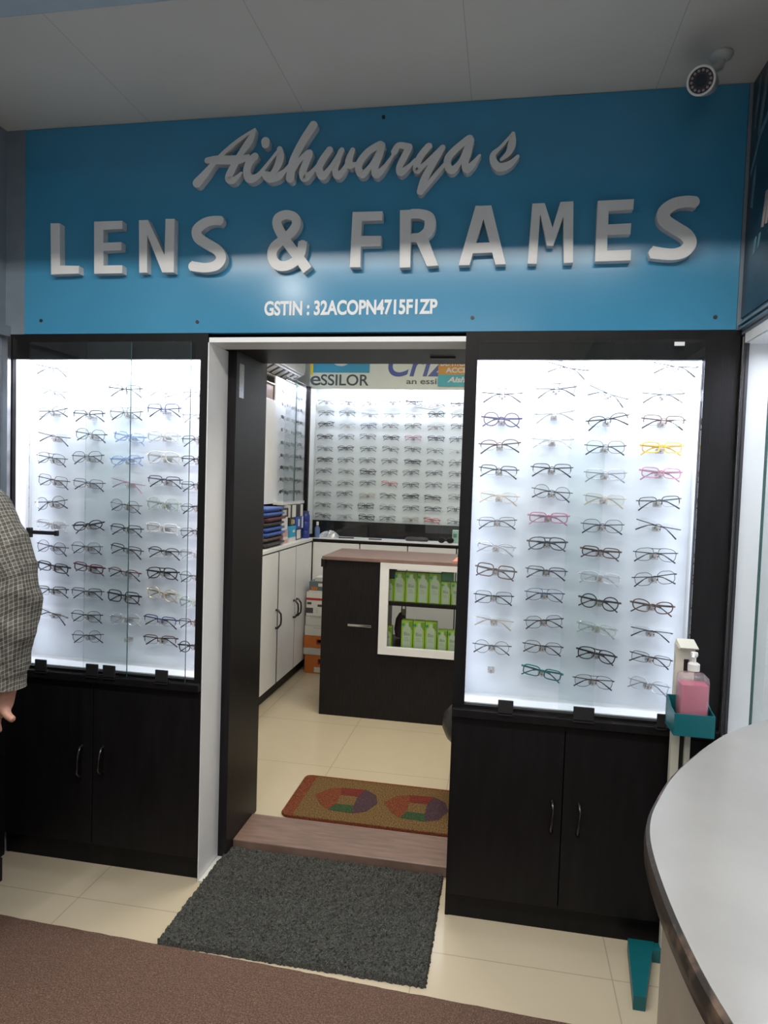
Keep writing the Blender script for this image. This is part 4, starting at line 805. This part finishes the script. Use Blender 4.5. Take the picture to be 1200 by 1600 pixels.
# woven rug inside
b = MB(); F = lambda a, c, d: (a, c, d)
def rr_poly(x0, x1, y0, y1, r):
    o = []
    for cx, cy, a0 in ((x1-r, y1-r, 0), (x0+r, y1-r, 90), (x0+r, y0+r, 180), (x1-r, y0+r, 270)):
        for k in range(7):
            a = math.radians(a0+15*k); o.append((cx+r*math.cos(a)+rg.uniform(-.002, .002), cy+r*math.sin(a)+rg.uniform(-.002, .002)))
    return o
b.prism(rr_poly(-0.905, -0.135, 0.476, 0.885, 0.035), F, 0.0302, 0.042, 1)
b.prism(rr_poly(-0.848, -0.16, 0.478, 0.866, 0.02), F, 0.042, 0.0435, 0)
for cx, cy in ((-0.655, 0.672), (-0.335, 0.676)):
    z0, z1 = 0.0435, 0.0446
    b.prism([(cx-0.15, cy+0.01), (cx-0.10, cy-0.075), (cx-0.055, cy-0.112), (cx-0.035, cy-0.04), (cx-0.035, cy+0.04), (cx-0.045, cy+0.108), (cx-0.10, cy+0.085)], F, z0, z1, 1)
    b.prism([(cx-0.035, cy+0.04), (cx+0.045, cy+0.04), (cx+0.07, cy+0.115), (cx-0.045, cy+0.108)], F, z0, z1, 2)
    b.prism([(cx+0.045, cy+0.04), (cx+0.045, cy-0.05), (cx+0.055, cy-0.118), (cx+0.11, cy-0.09), (cx+0.145, cy-0.0), (cx+0.125, cy+0.07), (cx+0.07, cy+0.115)], F, z0, z1, 3)
    b.prism([(cx-0.055, cy-0.112), (cx+0.055, cy-0.118), (cx+0.045, cy-0.05), (cx-0.035, cy-0.05)], F, z0, z1, 4)
tag(fix_normals(b.build('woven_rug', [M['rug_tan'], M['rug_rust'], M['rug_red'], M['rug_purple'], M['rug_green']])), 'tan woven rug with rust border and coloured octagons inside the doorway', 'rug')

# ================================================================ stool inside, behind the right cabinet
st = thing('padded_stool', 'black padded swivel stool peeking past the right cabinet', 'stool', (-0.02, 0.80, 0.03))
MB().lathe([(0.0, 0.40), (0.10, 0.36), (0.17, 0.33), (0.205, 0.35), (0.222, 0.39), (0.215, 0.44), (0.18, 0.48), (0.10, 0.495), (0, 0.497)], 32, (-0.02, 0.80, 0.0)).build('seat', mat('black_leatherette', (0.014, 0.014, 0.014), 0.38), st, smooth=True)
MB().cyl((-0.02, 0.80, 0.09), (-0.02, 0.80, 0.39), 0.025, 16).build('column', M['darkmetal'], st)
b = MB()
for k in range(5):
    a = 2*PI*k/5+1.0; b.tube([(-0.02, 0.80, 0.10), (-0.02+0.10*math.cos(a), 0.80+0.10*math.sin(a), 0.055)], [0.022, 0.014], 8)
b.build('base', M['plastic_black'], st)
for k in range(5):
    a = 2*PI*k/5+1.0; c = (-0.015+0.09*math.cos(a), 0.80+0.09*math.sin(a))
    MB().cyl((c[0]-0.012, c[1], 0.0535), (c[0]+0.012, c[1], 0.0535), 0.023, 14).build('caster', M['plastic_black'], st)

# ================================================================ right wall: poster and lit showcase
b = MB(); GX = lambda a, c, d: (d, a, c)
b.box(XR-0.006, XR, -2.2, 0.0, 2.035, 2.744, 0)
def patch(pts, mi): b.prism(pts, GX, XR-0.0068, XR-0.006, mi)
for k in range(6):
    y = -0.135-0.028*k; patch([(y, 2.262), (y-0.016, 2.258), (y-0.045, 2.352+0.006*k), (y-0.022, 2.356+0.006*k)], 1)
patch([(-0.03, 2.36), (-0.045, 2.44), (-0.06, 2.47), (-0.062, 2.43), (-0.05, 2.35)], 2)
patch([(-0.02, 2.60), (-0.05, 2.72), (-0.07, 2.735), (-0.06, 2.69), (-0.035, 2.59)], 3)
patch([(-0.06, 2.56), (-0.10, 2.70), (-0.125, 2.735), (-0.115, 2.66), (-0.075, 2.55)], 3)
patch([(-0.015, 2.47), (-0.08, 2.56), (-0.18, 2.61), (-0.40, 2.63), (-0.40, 2.615), (-0.18, 2.59), (-0.085, 2.54), (-0.02, 2.455)], 2)
patch([(-0.075, 2.20), (-0.085, 2.245), (-0.10, 2.25), (-0.092, 2.205)], 2)
patch([(-0.11, 2.21), (-0.12, 2.25), (-0.133, 2.25), (-0.122, 2.212)], 2)
patch([(-0.45, 2.15), (-0.70, 2.55), (-1.2, 2.62), (-1.2, 2.2)], 4)
tag(fix_normals(b.build('wall_poster', [mat('poster_navy', (0.018, 0.045, 0.07), 0.3, var=0.5, scale=9), mat('poster_pale_rose', (0.36, 0.29, 0.27), 0.4), mat('poster_pale_blue', (0.13, 0.27, 0.33), 0.4, var=0.3), mat('poster_grey', (0.14, 0.17, 0.16), 0.4, var=0.4, scale=30), mat('poster_deep_blue', (0.02, 0.08, 0.14), 0.3)])), 'dark navy wall poster with pale streaks right of the sign', 'poster')
tag(MB().box(XR-0.018, XR, -2.2, -0.008, 2.008, 2.016, bev=0.002).box(XR-0.012, XR, -2.2, -0.008, 1.996, 2.006, bev=0.002).build('trim_3', M['steel']), 'metal strip under the right wall poster', 'trim', kind='structure')
rs = thing('wall_showcase', 'white lined lit glass showcase in the right side wall', 'display case', (0.87, -1.2, 0.72))
MB().box(1.04, 1.055, -2.4, 0.0, 0.72, 1.985).build('back_panel', M['white'], rs)
MB().box(0.716, 1.04, -0.012, 0.0, 0.72, 1.985).box(0.716, 1.04, -2.4, -2.388, 0.72, 1.985).build('end_panel', mat('pale_grey_panel', (0.62, 0.64, 0.64), 0.45, var=0.02), rs)
MB().box(0.702, 1.04, -2.388, -0.012, 0.72, 0.735).build('base_panel', M['white'], rs)
MB().box(0.702, 1.04, -2.388, -0.012, 1.955, 1.985).build('top_panel', M['white'], rs)
MB().box(0.703, 0.708, -2.388, -0.026, 0.735, 1.955).build('glass_door', M['glass_side'], rs)
g = MB().box(0.712, 0.717, -1.4, -0.215, 0.735, 1.955).build('glass_door', M['glass_side'], rs)
MB().box(0.711, 0.718, -0.2165, -0.2135, 0.735, 1.955).build('glass_edge', M['glass_edge'], g)
MB().box(0.700, 0.716, -0.026, -0.006, 0.72, 1.985).build('end_post', M['plastic_black'], rs)
MB().box(0.6985, 0.7005, -0.020, -0.012, 0.72, 1.975).build('edge_strip', M['steel'], rs)
tag(MB().box(XL, -1.745, -1.6, -0.15, 0.0, 0.085).build('baseboard_left', M['black']), 'black skirting ledge along the left wall', 'skirting', kind='structure')

# ================================================================ rounded reception counter
RC = [(0.698, -0.46), (0.655, -0.502), (0.509, -0.649), (0.36, -0.874), (0.285, -1.031), (0.251, -1.131), (0.237, -1.239), (0.236, -1.394), (0.251, -1.545), (0.30, -1.75), (0.40, -1.93), (0.55, -2.05), (0.698, -2.1)]
def smooth(P, sub=6):
    o = []; n = len(P)
    for i in range(n-1):
        p0, p1, p2, p3 = P[max(i-1, 0)], P[i], P[i+1], P[min(i+2, n-1)]
        for k in range(sub):
            t = k/sub
            o.append(tuple(0.5*((2*p1[q]) + (-p0[q]+p2[q])*t + (2*p0[q]-5*p1[q]+4*p2[q]-p3[q])*t*t + (-p0[q]+3*p1[q]-3*p2[q]+p3[q])*t**3) for q in range(2)))
    o.append(P[-1]); return o
RS = smooth(RC)
def inset(P, d):
    o = []
    for i, p in enumerate(P):
        a, c = P[max(i-1, 0)], P[min(i+1, len(P)-1)]
        dx, dy = c[0]-a[0], c[1]-a[1]; l = math.hypot(dx, dy)
        o.append((min(p[0]-dy/l*d, 0.698), p[1]+dx/l*d))
    return o
rc = thing('reception_counter', 'rounded reception counter with pale grey top and worn dark edge', 'counter', (0.5, -1.3, 0))
m_top = mat('grey_laminate_top', (0.26, 0.257, 0.247), 0.25, var=0.07, scale=5)
m_worn, nt, bs = nodes_of('worn_dark_edge')
tc = nt.nodes.new('ShaderNodeTexCoord'); nz = nt.nodes.new('ShaderNodeTexNoise'); nz.inputs['Scale'].default_value = 28; nz.inputs['Detail'].default_value = 6
nt.links.new(tc.outputs['Object'], nz.inputs['Vector']); rp = nt.nodes.new('ShaderNodeValToRGB')
rp.color_ramp.elements[0].position = 0.48; rp.color_ramp.elements[0].color = (0.022, 0.017, 0.014, 1); rp.color_ramp.elements[1].position = 0.70; rp.color_ramp.elements[1].color = (0.15, 0.10, 0.07, 1)
nt.links.new(nz.outputs['Fac'], rp.inputs[0]); nt.links.new(rp.outputs[0], bs.inputs['Base Color']); bs.inputs['Roughness'].default_value = 0.4
PZ = lambda a, c, d: (a, c, d)
fix_normals(MB().prism(inset(RS, 0.004), PZ, 0.944, 0.950).build('counter_top', m_top, rc))
b = MB(); L = RS; n = len(L)
rows = [(0.0, 0.908), (-0.003, 0.912), (-0.004, 0.930), (-0.002, 0.944), (0.004, 0.9485)]
vv = []
for d, z in rows: vv += [(x, y, z) for x, y in inset(L, d)]
b.add(vv, [(r*n+i, r*n+i+1, (r+1)*n+i+1, (r+1)*n+i) for r in range(len(rows)-1) for i in range(n-1)])
b.prism(L, PZ, 0.9075, 0.9438)
b.build('edge_band', m_worn, rc, smooth=True)
fix_normals(MB().prism(inset(RS, 0.03), PZ, 0.0, 0.9075).build('apron', mat('beige_apron', (0.33, 0.28, 0.215), 0.5, var=0.1, scale=6), rc))

# ================================================================ hand sanitiser stand
TEAL = mat('teal_powder_coat', (0.004, 0.115, 0.135), 0.4, var=0.04); CREAM = mat('cream_powder_coat', (0.60, 0.59, 0.50), 0.45, var=0.03)
ss = thing('sanitiser_stand', 'foot operated sanitiser stand with teal tray and base, against the right cabinet', 'stand', (0.57, -0.1, 0))
b = MB()
for s_ in (-1, 1):
    o = (lambda x: x) if s_ < 0 else (lambda x: 1.148-x)
    p = [(o(0.45), -0.03), (o(0.53), -0.03), (o(0.456), -0.288), (o(0.422), -0.288)]
    b.prism(p if s_ < 0 else p[::-1], PZ, 0.0, 0.042)
b.box(0.4535, 0.6945, -0.07, -0.031, 0.001, 0.040)
fix_normals(b.build('base', TEAL, ss))
b = MB().box(0.544, 0.568, -0.058, -0.034, 0.042, 1.02).box(0.584, 0.600, -0.058, -0.034, 0.042, 1.02).box(0.568, 0.584, -0.046, -0.034, 0.042, 1.02)
for z0, z1 in ((0.042, 0.62), (0.775, 0.93), (0.975, 1.02)): b.box(0.568, 0.584, -0.058, -0.046, z0, z1)
b.build('post', CREAM, ss)
for z0, z1 in ((0.62, 0.775), (0.93, 0.975)): MB().box(0.569, 0.583, -0.048, -0.0455, z0, z1).build('slot', M['plastic_black'], ss)
b = MB(); b.add([(0.545, -0.034, 1.02), (0.603, -0.034, 1.02), (0.603, -0.085, 1.012), (0.545, -0.085, 1.012), (0.548, -0.034, 1.034), (0.600, -0.034, 1.034), (0.600, -0.095, 1.018), (0.548, -0.095, 1.018), ], [(3, 2, 1, 0), (4, 5, 6, 7), (0, 1, 5, 4), (1, 2, 6, 5), (2, 3, 7, 6), (3, 0, 4, 7)])
b.build('hood', CREAM, ss)
b = MB().box(0.522, 0.636, -0.165, -0.058, 0.770, 0.776).box(0.522, 0.636, -0.168, -0.163, 0.770, 0.836)
for x in (0.522, 0.633):
    b.prism([(-0.165, 0.776), (-0.058, 0.776), (-0.058, 0.862), (-0.085, 0.858), (-0.12, 0.842), (-0.165, 0.836)], lambda a, c, d: (d, a, c), x, x+0.003)
b.box(0.522, 0.636, -0.062, -0.058, 0.776, 0.862)
fix_normals(b.build('tray', TEAL, ss))
bt = thing('sanitiser_bottle', 'square pump bottle half full of pink sanitiser in the teal tray', 'bottle', (0.583, -0.113, 0.777))
def rbox(b, cx, cy, hx, hy, prof, mi=0, n=6):
    rows = []
    for s, r, z in prof:
        ring = []
        for qx, qy, a0 in ((1, 1, 0), (-1, 1, 90), (-1, -1, 180), (1, -1, 270)):
            for k in range(n):
                a = math.radians(a0+90*k/(n-1)); ring.append((cx+qx*(hx*s-r)+r*math.cos(a), cy+qy*(hy*s-r)+r*math.sin(a), z))
        rows.append(ring)
    m = len(rows[0]); vv = [p for r_ in rows for p in r_]
    f = [(i*m+k, i*m+(k+1) % m, (i+1)*m+(k+1) % m, (i+1)*m+k) for i in range(len(rows)-1) for k in range(m)]
    f += [tuple(range(m))[::-1], tuple((len(rows)-1)*m+k for k in range(m))]
    return b.add(vv, f, mi)
rbox(MB(), 0.583, -0.113, 0.041, 0.034, [(0.97, .010, .777), (1, .010, .782), (1, .010, .925), (0.97, .012, .938), (0.80, .015, .946), (0.42, .010, .950), (0.36, .009, .958)]).build('shell', clear_mat('translucent_bottle', (0.97, 0.93, 0.94), 0.5, 0.15, 0.13, (0.85, 0.82, 0.82)), bt, smooth=True)
rbox(MB(), 0.583, -0.113, 0.0385, 0.0315, [(0.97, .008, .780), (1, .008, .785), (1, .008, .917)]).build('liquid', mat('pink_liquid', (0.66, 0.14, 0.26), 0.25, var=0.02), bt, smooth=True)
b = MB().lathe([(0, 0), (0.017, 0), (0.017, 0.020), (0.011, 0.024), (0.006, 0.026), (0.006, 0.045), (0.0, 0.045)], 18, (0.583, -0.113, 0.956))
b.lathe([(0, 0), (0.009, 0), (0.011, 0.006), (0.010, 0.013), (0, 0.015)], 14, (0.583, -0.113, 0.998))
b.tube([(0.583, -0.113, 1.006), (0.575, -0.135, 1.007), (0.570, -0.148, 1.001)], [0.006, 0.005, 0.004], 8)
b.build('pump', mat('pump_white', (0.72, 0.71, 0.68), 0.4), bt, smooth=True)

# ================================================================ ceiling security camera
cm = thing('security_camera', 'white bullet security camera hanging from the ceiling near the sign corner', 'camera', (0.55, -0.16, 2.745))
CWH = mat('camera_white', (0.52, 0.52, 0.50), 0.4, var=0.02)
f0 = Vector((0.478, -0.268, 2.612)); ax = Vector((0.34, 0.86, 0.40)).normalized(); bk_ = f0+ax*0.135
MB().lathe([(0, 0), (0.031, 0), (0.033, -0.005), (0.029, -0.013), (0.016, -0.020), (0, -0.020)][::-1], 28, (0.555, -0.155, 2.745)).build('mount_plate', CWH, cm, smooth=True)
MB().tube([(0.555, -0.155, 2.725), (0.55, -0.165, 2.705), tuple(f0+ax*0.085+Vector((0, 0, 0.028)))], [0.013, 0.012, 0.012], 12).build('bracket', CWH, cm, smooth=True)
MB().tube([f0+ax*0.004, f0+ax*0.010, f0+ax*0.08, f0+ax*0.125, bk_], [0.035, 0.036, 0.034, 0.031, 0.018], 28).build('housing', CWH, cm, smooth=True)
ring = MB(); uu = ax.cross(Vector((0, 0, 1))).normalized(); ww = uu.cross(ax)
ring.tube([f0+(uu*math.cos(2*PI*k/32)+ww*math.sin(2*PI*k/32))*0.034 for k in range(32)], 0.0032, 8, closed=True)
ring.build('front_ring', mat('camera_ring', (0.75, 0.74, 0.70), 0.35), cm, smooth=True)
MB().cyl(f0+ax*0.0055, f0+ax*0.003, 0.033, 28).build('front_glass', mat('camera_face_dark', (0.05, 0.045, 0.05), 0.15), cm)
MB().cyl(f0+ax*0.003, f0-ax*0.002, 0.015, 24).build('lens', mat('camera_lens_dark', (0.015, 0.025, 0.04), 0.08), cm)
for k in range(14):
    a = 2*PI*k/14; c = f0+(uu*math.cos(a)+ww*math.sin(a))*0.0245
    MB().cyl(c+ax*0.003, c-ax*0.0005, 0.0035, 8).build('infrared_led', mat('led_pale', (0.30, 0.24, 0.24), 0.3) if k == 0 else bpy.data.materials['led_pale'], cm)

# ================================================================ person at the left edge
def skin(name, joints, edges, mats, root, sub=2):
    me = bpy.data.meshes.new(name); me.from_pydata([j[:3] for j in joints], edges, []); o = bpy.data.objects.new(name, me); COL.objects.link(o)
    sk = o.modifiers.new('skin', 'SKIN'); sk.use_smooth_shade = True
    for i, j in enumerate(joints):
        d = me.skin_vertices[0].data[i]; d.radius = (j[3], j[4] if len(j) > 4 else j[3]); d.use_root = (i == root)
    sb_ = o.modifiers.new('sub', 'SUBSURF'); sb_.levels = sub; sb_.render_levels = sub
    bpy.context.view_layer.update()
    m2 = bpy.data.meshes.new_from_object(o.evaluated_get(bpy.context.evaluated_depsgraph_get()))
    m2.materials.clear(); m2.materials.append(mats)
    bpy.data.objects.remove(o)
    o2 = bpy.data.objects.new(name, m2); COL.objects.link(o2)
    for p in m2.polygons: p.use_smooth = True
    return o2
PX, PY = -1.63, -0.60
pr = thing('person', 'person in grey checked long sleeved shirt, one arm hanging, cut off by the picture edge', 'person', (PX, PY, 0))
SKIN = mat('skin', (0.42, 0.22, 0.16), 0.5, var=0.06, scale=20)
J = []; E_ = []
def jn(x, y, z, r, r2=None, to=None):
    J.append((x, y, z, r, r2 or r)); i = len(J)-1
    if to is not None: E_.append((to, i))
    return i
pel = jn(PX, PY, 0.93, 0.10, 0.075)
sp1 = jn(PX, PY, 1.10, 0.125, 0.09, pel); sp2 = jn(PX, PY, 1.28, 0.14, 0.10, sp1); sp3 = jn(PX, PY, 1.41, 0.10, 0.08, sp2)
nk = jn(PX, PY, 1.48, 0.052, None, sp3); hd0 = jn(PX, PY+0.015, 1.55, 0.062, None, nk); hd1 = jn(PX, PY+0.01, 1.63, 0.078, 0.09, hd0); hd2 = jn(PX, PY, 1.70, 0.06, 0.065, hd1)
# right arm, seen in the picture
sh = jn(-1.445, PY, 1.395, 0.058, None, sp3); ua = jn(-1.385, PY, 1.28, 0.048, None, sh); el = jn(-1.338, PY, 1.155, 0.040, None, ua); fa = jn(-1.345, PY-0.01, 1.02, 0.036, None, el); wr = jn(-1.350, PY-0.012, 0.885, 0.027, 0.024, fa)
pm = jn(-1.368, PY-0.008, 0.838, 0.028, 0.019, wr); kn = jn(-1.397, PY, 0.800, 0.030, 0.016, pm)
th1 = jn(-1.352, PY-0.022, 0.820, 0.0135, None, pm); th2 = jn(-1.334, PY-0.030, 0.809, 0.0115, None, th1); th3 = jn(-1.314, PY-0.034, 0.802, 0.0095, None, th2)
for q, (dy, l) in enumerate(((-0.027, .062), (-0.009, .070), (0.010, .065), (0.027, .052))):
    a = jn(-1.405-0.004*abs(q-1), PY+dy, 0.786, 0.0092, None, kn); c = jn(-1.418, PY+dy*1.1, 0.786-l*.5, 0.0085, None, a); jn(-1.410, PY+dy*1.1, 0.786-l, 0.0075, None, c)
# left arm
sl = jn(-1.745, PY, 1.395, 0.055, None, sp3); ul = jn(-1.79, PY, 1.27, 0.045, None, sl); e2 = jn(-1.805, PY+0.01, 1.13, 0.038, None, ul); f2 = jn(-1.80, PY+0.05, 1.0, 0.034, None, e2); w2 = jn(-1.795, PY+0.08, 0.885, 0.024, None, f2)
p2 = jn(-1.795, PY+0.09, 0.83, 0.026, 0.018, w2)
t1 = jn(-1.775, PY+0.115, 0.81, 0.012, None, p2); jn(-1.77, PY+0.125, 0.785, 0.009, None, t1)
for dy, l in ((0.027, .065), (0.009, .075), (-0.010, .068), (-0.027, .055)):
    a = jn(-1.795, PY+0.095+dy, 0.785, 0.009, None, p2); c = jn(-1.79, PY+0.10+dy, 0.785-l*.55, 0.0082, None, a); jn(-1.782, PY+0.105+dy, 0.785-l, 0.007, None, c)
for s_ in (-1, 1):
    h = jn(PX+s_*0.08, PY, 0.86, 0.065, None, pel); k_ = jn(PX-.03+s_*0.085, PY-0.005, 0.50, 0.056, None, h); an = jn(PX-.05+s_*0.085, PY+0.0, 0.09, 0.036, None, k_); t_ = jn(PX-.05+s_*0.09, PY+0.12, 0.045, 0.036, 0.03, an)
body = skin('body', J, E_, SKIN, pel); attach(body, pr)
# checked shirt
m_sh, nt, bs = nodes_of('checked_cotton')
tc = nt.nodes.new('ShaderNodeTexCoord'); spx = nt.nodes.new('ShaderNodeSeparateXYZ'); nt.links.new(tc.outputs['UV'], spx.inputs[0])
def mnode(op, a, v=None):
    n_ = nt.nodes.new('ShaderNodeMath'); n_.operation = op
    if isinstance(a, (int, float)): n_.inputs[0].default_value = a
    else: nt.links.new(a, n_.inputs[0])
    if v is not None:
        if isinstance(v, (int, float)): n_.inputs[1].default_value = v
        else: nt.links.new(v, n_.inputs[1])
    return n_.outputs[0]
nz = nt.nodes.new('ShaderNodeTexNoise'); nz.inputs['Scale'].default_value = 14; nt.links.new(tc.outputs['Object'], nz.inputs[0])
wob = mnode('MULTIPLY', nz.outputs['Fac'], 0.012)
u_ = mnode('ADD', spx.outputs['X'], wob)
v_ = mnode('ADD', spx.outputs['Y'], wob)
l1 = mnode('LESS_THAN', mnode('FRACT', mnode('DIVIDE', u_, 0.0115)), 0.24); l2 = mnode('LESS_THAN', mnode('FRACT', mnode('DIVIDE', v_, 0.0115)), 0.20)
d1 = mnode('GREATER_THAN', mnode('FRACT', mnode('DIVIDE', u_, 0.023)), 0.6); d2 = mnode('GREATER_THAN', mnode('FRACT', mnode('DIVIDE', v_, 0.023)), 0.6)
val = mnode('ADD', mnode('MULTIPLY', mnode('ADD', l1, l2), 0.30), mnode('MULTIPLY', mnode('ADD', d1, d2), -0.12))
rp = nt.nodes.new('ShaderNodeValToRGB'); rp.color_ramp.elements[0].position = 0.0; rp.color_ramp.elements[0].color = (0.062, 0.062, 0.054, 1); rp.color_ramp.elements[1].position = 0.6; rp.color_ramp.elements[1].color = (0.33, 0.315, 0.275, 1)
nt.links.new(mnode('ADD', val, 0.1), rp.inputs[0]); nt.links.new(rp.outputs[0], bs.inputs['Base Color']); bs.inputs['Roughness'].default_value = 0.85
n3 = nt.nodes.new('ShaderNodeTexNoise'); n3.inputs['Scale'].default_value = 16; n3.inputs['Detail'].default_value = 3; mp3 = nt.nodes.new('ShaderNodeMapping'); mp3.inputs['Scale'].default_value = (1.4, 1.4, 0.55)
nt.links.new(tc.outputs['Object'], mp3.inputs[0]); nt.links.new(mp3.outputs[0], n3.inputs[0])
bp = nt.nodes.new('ShaderNodeBump'); bp.inputs['Strength'].default_value = 0.7; bp.inputs['Distance'].default_value = 0.03; nt.links.new(n3.outputs['Fac'], bp.inputs['Height']); nt.links.new(bp.outputs[0], bs.inputs['Normal'])
J = []; E_ = []
a = jn(PX, PY, 0.83, 0.185, 0.145); b1 = jn(PX, PY, 1.06, 0.155, 0.12, a); b2 = jn(PX, PY, 1.27, 0.165, 0.12, b1); b3 = jn(PX, PY, 1.415, 0.115, 0.09, b2); b4 = jn(PX, PY, 1.475, 0.066, 0.066, b3)
s1 = jn(-1.44, PY, 1.40, 0.074, None, b3); jn_ = jn(-1.385, PY, 1.29, 0.076, None, s1); e_ = jn(-1.336, PY, 1.165, 0.074, None, jn_); g_ = jn(-1.345, PY-0.006, 1.04, 0.069, None, e_); c_ = jn(-1.352, PY-0.01, 0.945, 0.052, None, g_); jn(-1.356, PY-0.011, 0.893, 0.048, None, c_)
s2 = jn(-1.745, PY, 1.40, 0.066, None, b3); q_ = jn(-1.785, PY, 1.27, 0.062, None, s2); e3 = jn(-1.80, PY+0.01, 1.13, 0.056, None, q_); g3 = jn(-1.797, PY+0.05, 1.0, 0.052, None, e3); jn(-1.794, PY+0.078, 0.90, 0.044, None, g3)
shirt = skin('shirt', J, E_, m_sh, 0, 4); attach(shirt, pr)
from mathutils import noise
for v in shirt.data.vertices:                       # creases of worn cotton
    q = v.co; k = noise.noise(Vector((q.x*9+q.z*7, q.y*9, q.z*13-q.x*6))) + 0.5*noise.noise(Vector((q.x*24, q.y*24, q.z*34)))
    k2 = 1-abs(noise.noise(Vector((q.x*7-q.z*5+3, q.y*7, q.z*9+q.x*8))))
    v.co = q + v.normal*(0.006*k + 0.007*(k2**4 - 0.4))
def cloth_uv(me):
    """weave coordinates in metres: round the sleeve or body, and up it"""
    lay = me.uv_layers.new(name='weave')
    for p in me.polygons:
        c = p.center
        if c.x > -1.475: cx, cy, r = -1.35 if c.z < 1.2 else -1.35-(c.z-1.2)*0.45, PY, 0.072
        elif c.x < -1.72: cx, cy, r = -1.79, PY+0.02, 0.06
        else: cx, cy, r = PX, PY, 0.15
        for li in p.loop_indices:
            v = me.vertices[me.loops[li].vertex_index].co
            lay.data[li].uv = (math.atan2(v.y-cy, v.x-cx)*r, v.z-0.45*(v.x+1.35) if r < 0.1 else v.z)
cloth_uv(shirt.data)
b = MB()
prof = [(0.0500, 0.945), (0.0512, 0.938), (0.0505, 0.930), (0.0515, 0.915), (0.0505, 0.892), (0.0515, 0.886), (0.044, 0.884), (0.030, 0.889)]
b.lathe([(r, z) for r, z in prof][::-1], 24, (-1.3545, PY-0.0105, 0.0), sx=0.95, sy=0.95); cu_ = b.build('cuff', m_sh, shirt, smooth=True); cloth_uv(cu_.data)
b = MB().tube([(PX+0.065*math.cos(2*PI*k/24), PY+0.065*math.sin(2*PI*k/24), 1.478+0.012*math.cos(2*PI*k/24-PI/2)) for k in range(24)], 0.016, 8, closed=True)
cu_ = b.build('collar', m_sh, shirt, smooth=True); cloth_uv(cu_.data)
J = []; E_ = []
a = jn(PX, PY, 0.95, 0.155, 0.12)
for s_ in (-1, 1):
    h = jn(PX+s_*0.085, PY, 0.84, 0.100, None, a); k_ = jn(PX-.03+s_*0.085, PY-0.005, 0.50, 0.076, None, h); jn(PX-.05+s_*0.085, PY, 0.07, 0.066, None, k_)
tr = skin('trousers', J, E_, mat('dark_trousers', (0.03, 0.032, 0.038), 0.8), 0); attach(tr, pr)
for s_ in (-1, 1):
    b = MB(); rbox(b, PX-.05+s_*0.088, PY+0.055, 0.048, 0.135, [(0.95, .04, .0075), (1, .04, .014), (1, .04, .03), (0.9, .038, .06), (0.62, .028, .085)])
    b.build('shoe', mat('black_shoe', (0.02, 0.018, 0.017), 0.35), pr, smooth=True)
# face and hair
b = MB().lathe([(0, -0.02), (0.083, 0.0), (0.090, 0.04), (0.078, 0.085), (0.04, 0.115), (0, 0.122)], 24, (PX, PY-0.012, 1.635), sx=0.92, sy=1.05)
b.build('hair', mat('dark_hair', (0.02, 0.017, 0.015), 0.6, bump=0.5, bscale=180), pr, smooth=True)
b = MB()
for s_ in (-1, 1):
    b.lathe([(0, -0.005), (0.011, -0.002), (0.011, 0.002), (0, 0.005)], 12, (PX+s_*0.030, PY+0.090, 1.620), 1)
    b.lathe([(0, -0.03), (0.012, -0.02), (0.014, 0.01), (0, 0.025)], 12, (PX+s_*0.080, PY+0.008, 1.605), 0, sx=0.6, sy=1.3)
b.lathe([(0, -0.022), (0.014, -0.016), (0.010, 0.0), (0.005, 0.028), (0, 0.032)], 12, (PX, PY+0.102, 1.595), 0, sx=0.9, sy=1.2)
b.lathe([(0, -0.006), (0.022, -0.002), (0.022, 0.002), (0, 0.006)], 16, (PX, PY+0.082, 1.558), 2, sx=1.0, sy=0.5)
b.build('face', [SKIN, mat('eye_white', (0.5, 0.48, 0.45), 0.3), mat('lip', (0.33, 0.12, 0.10), 0.5)], pr, smooth=True)
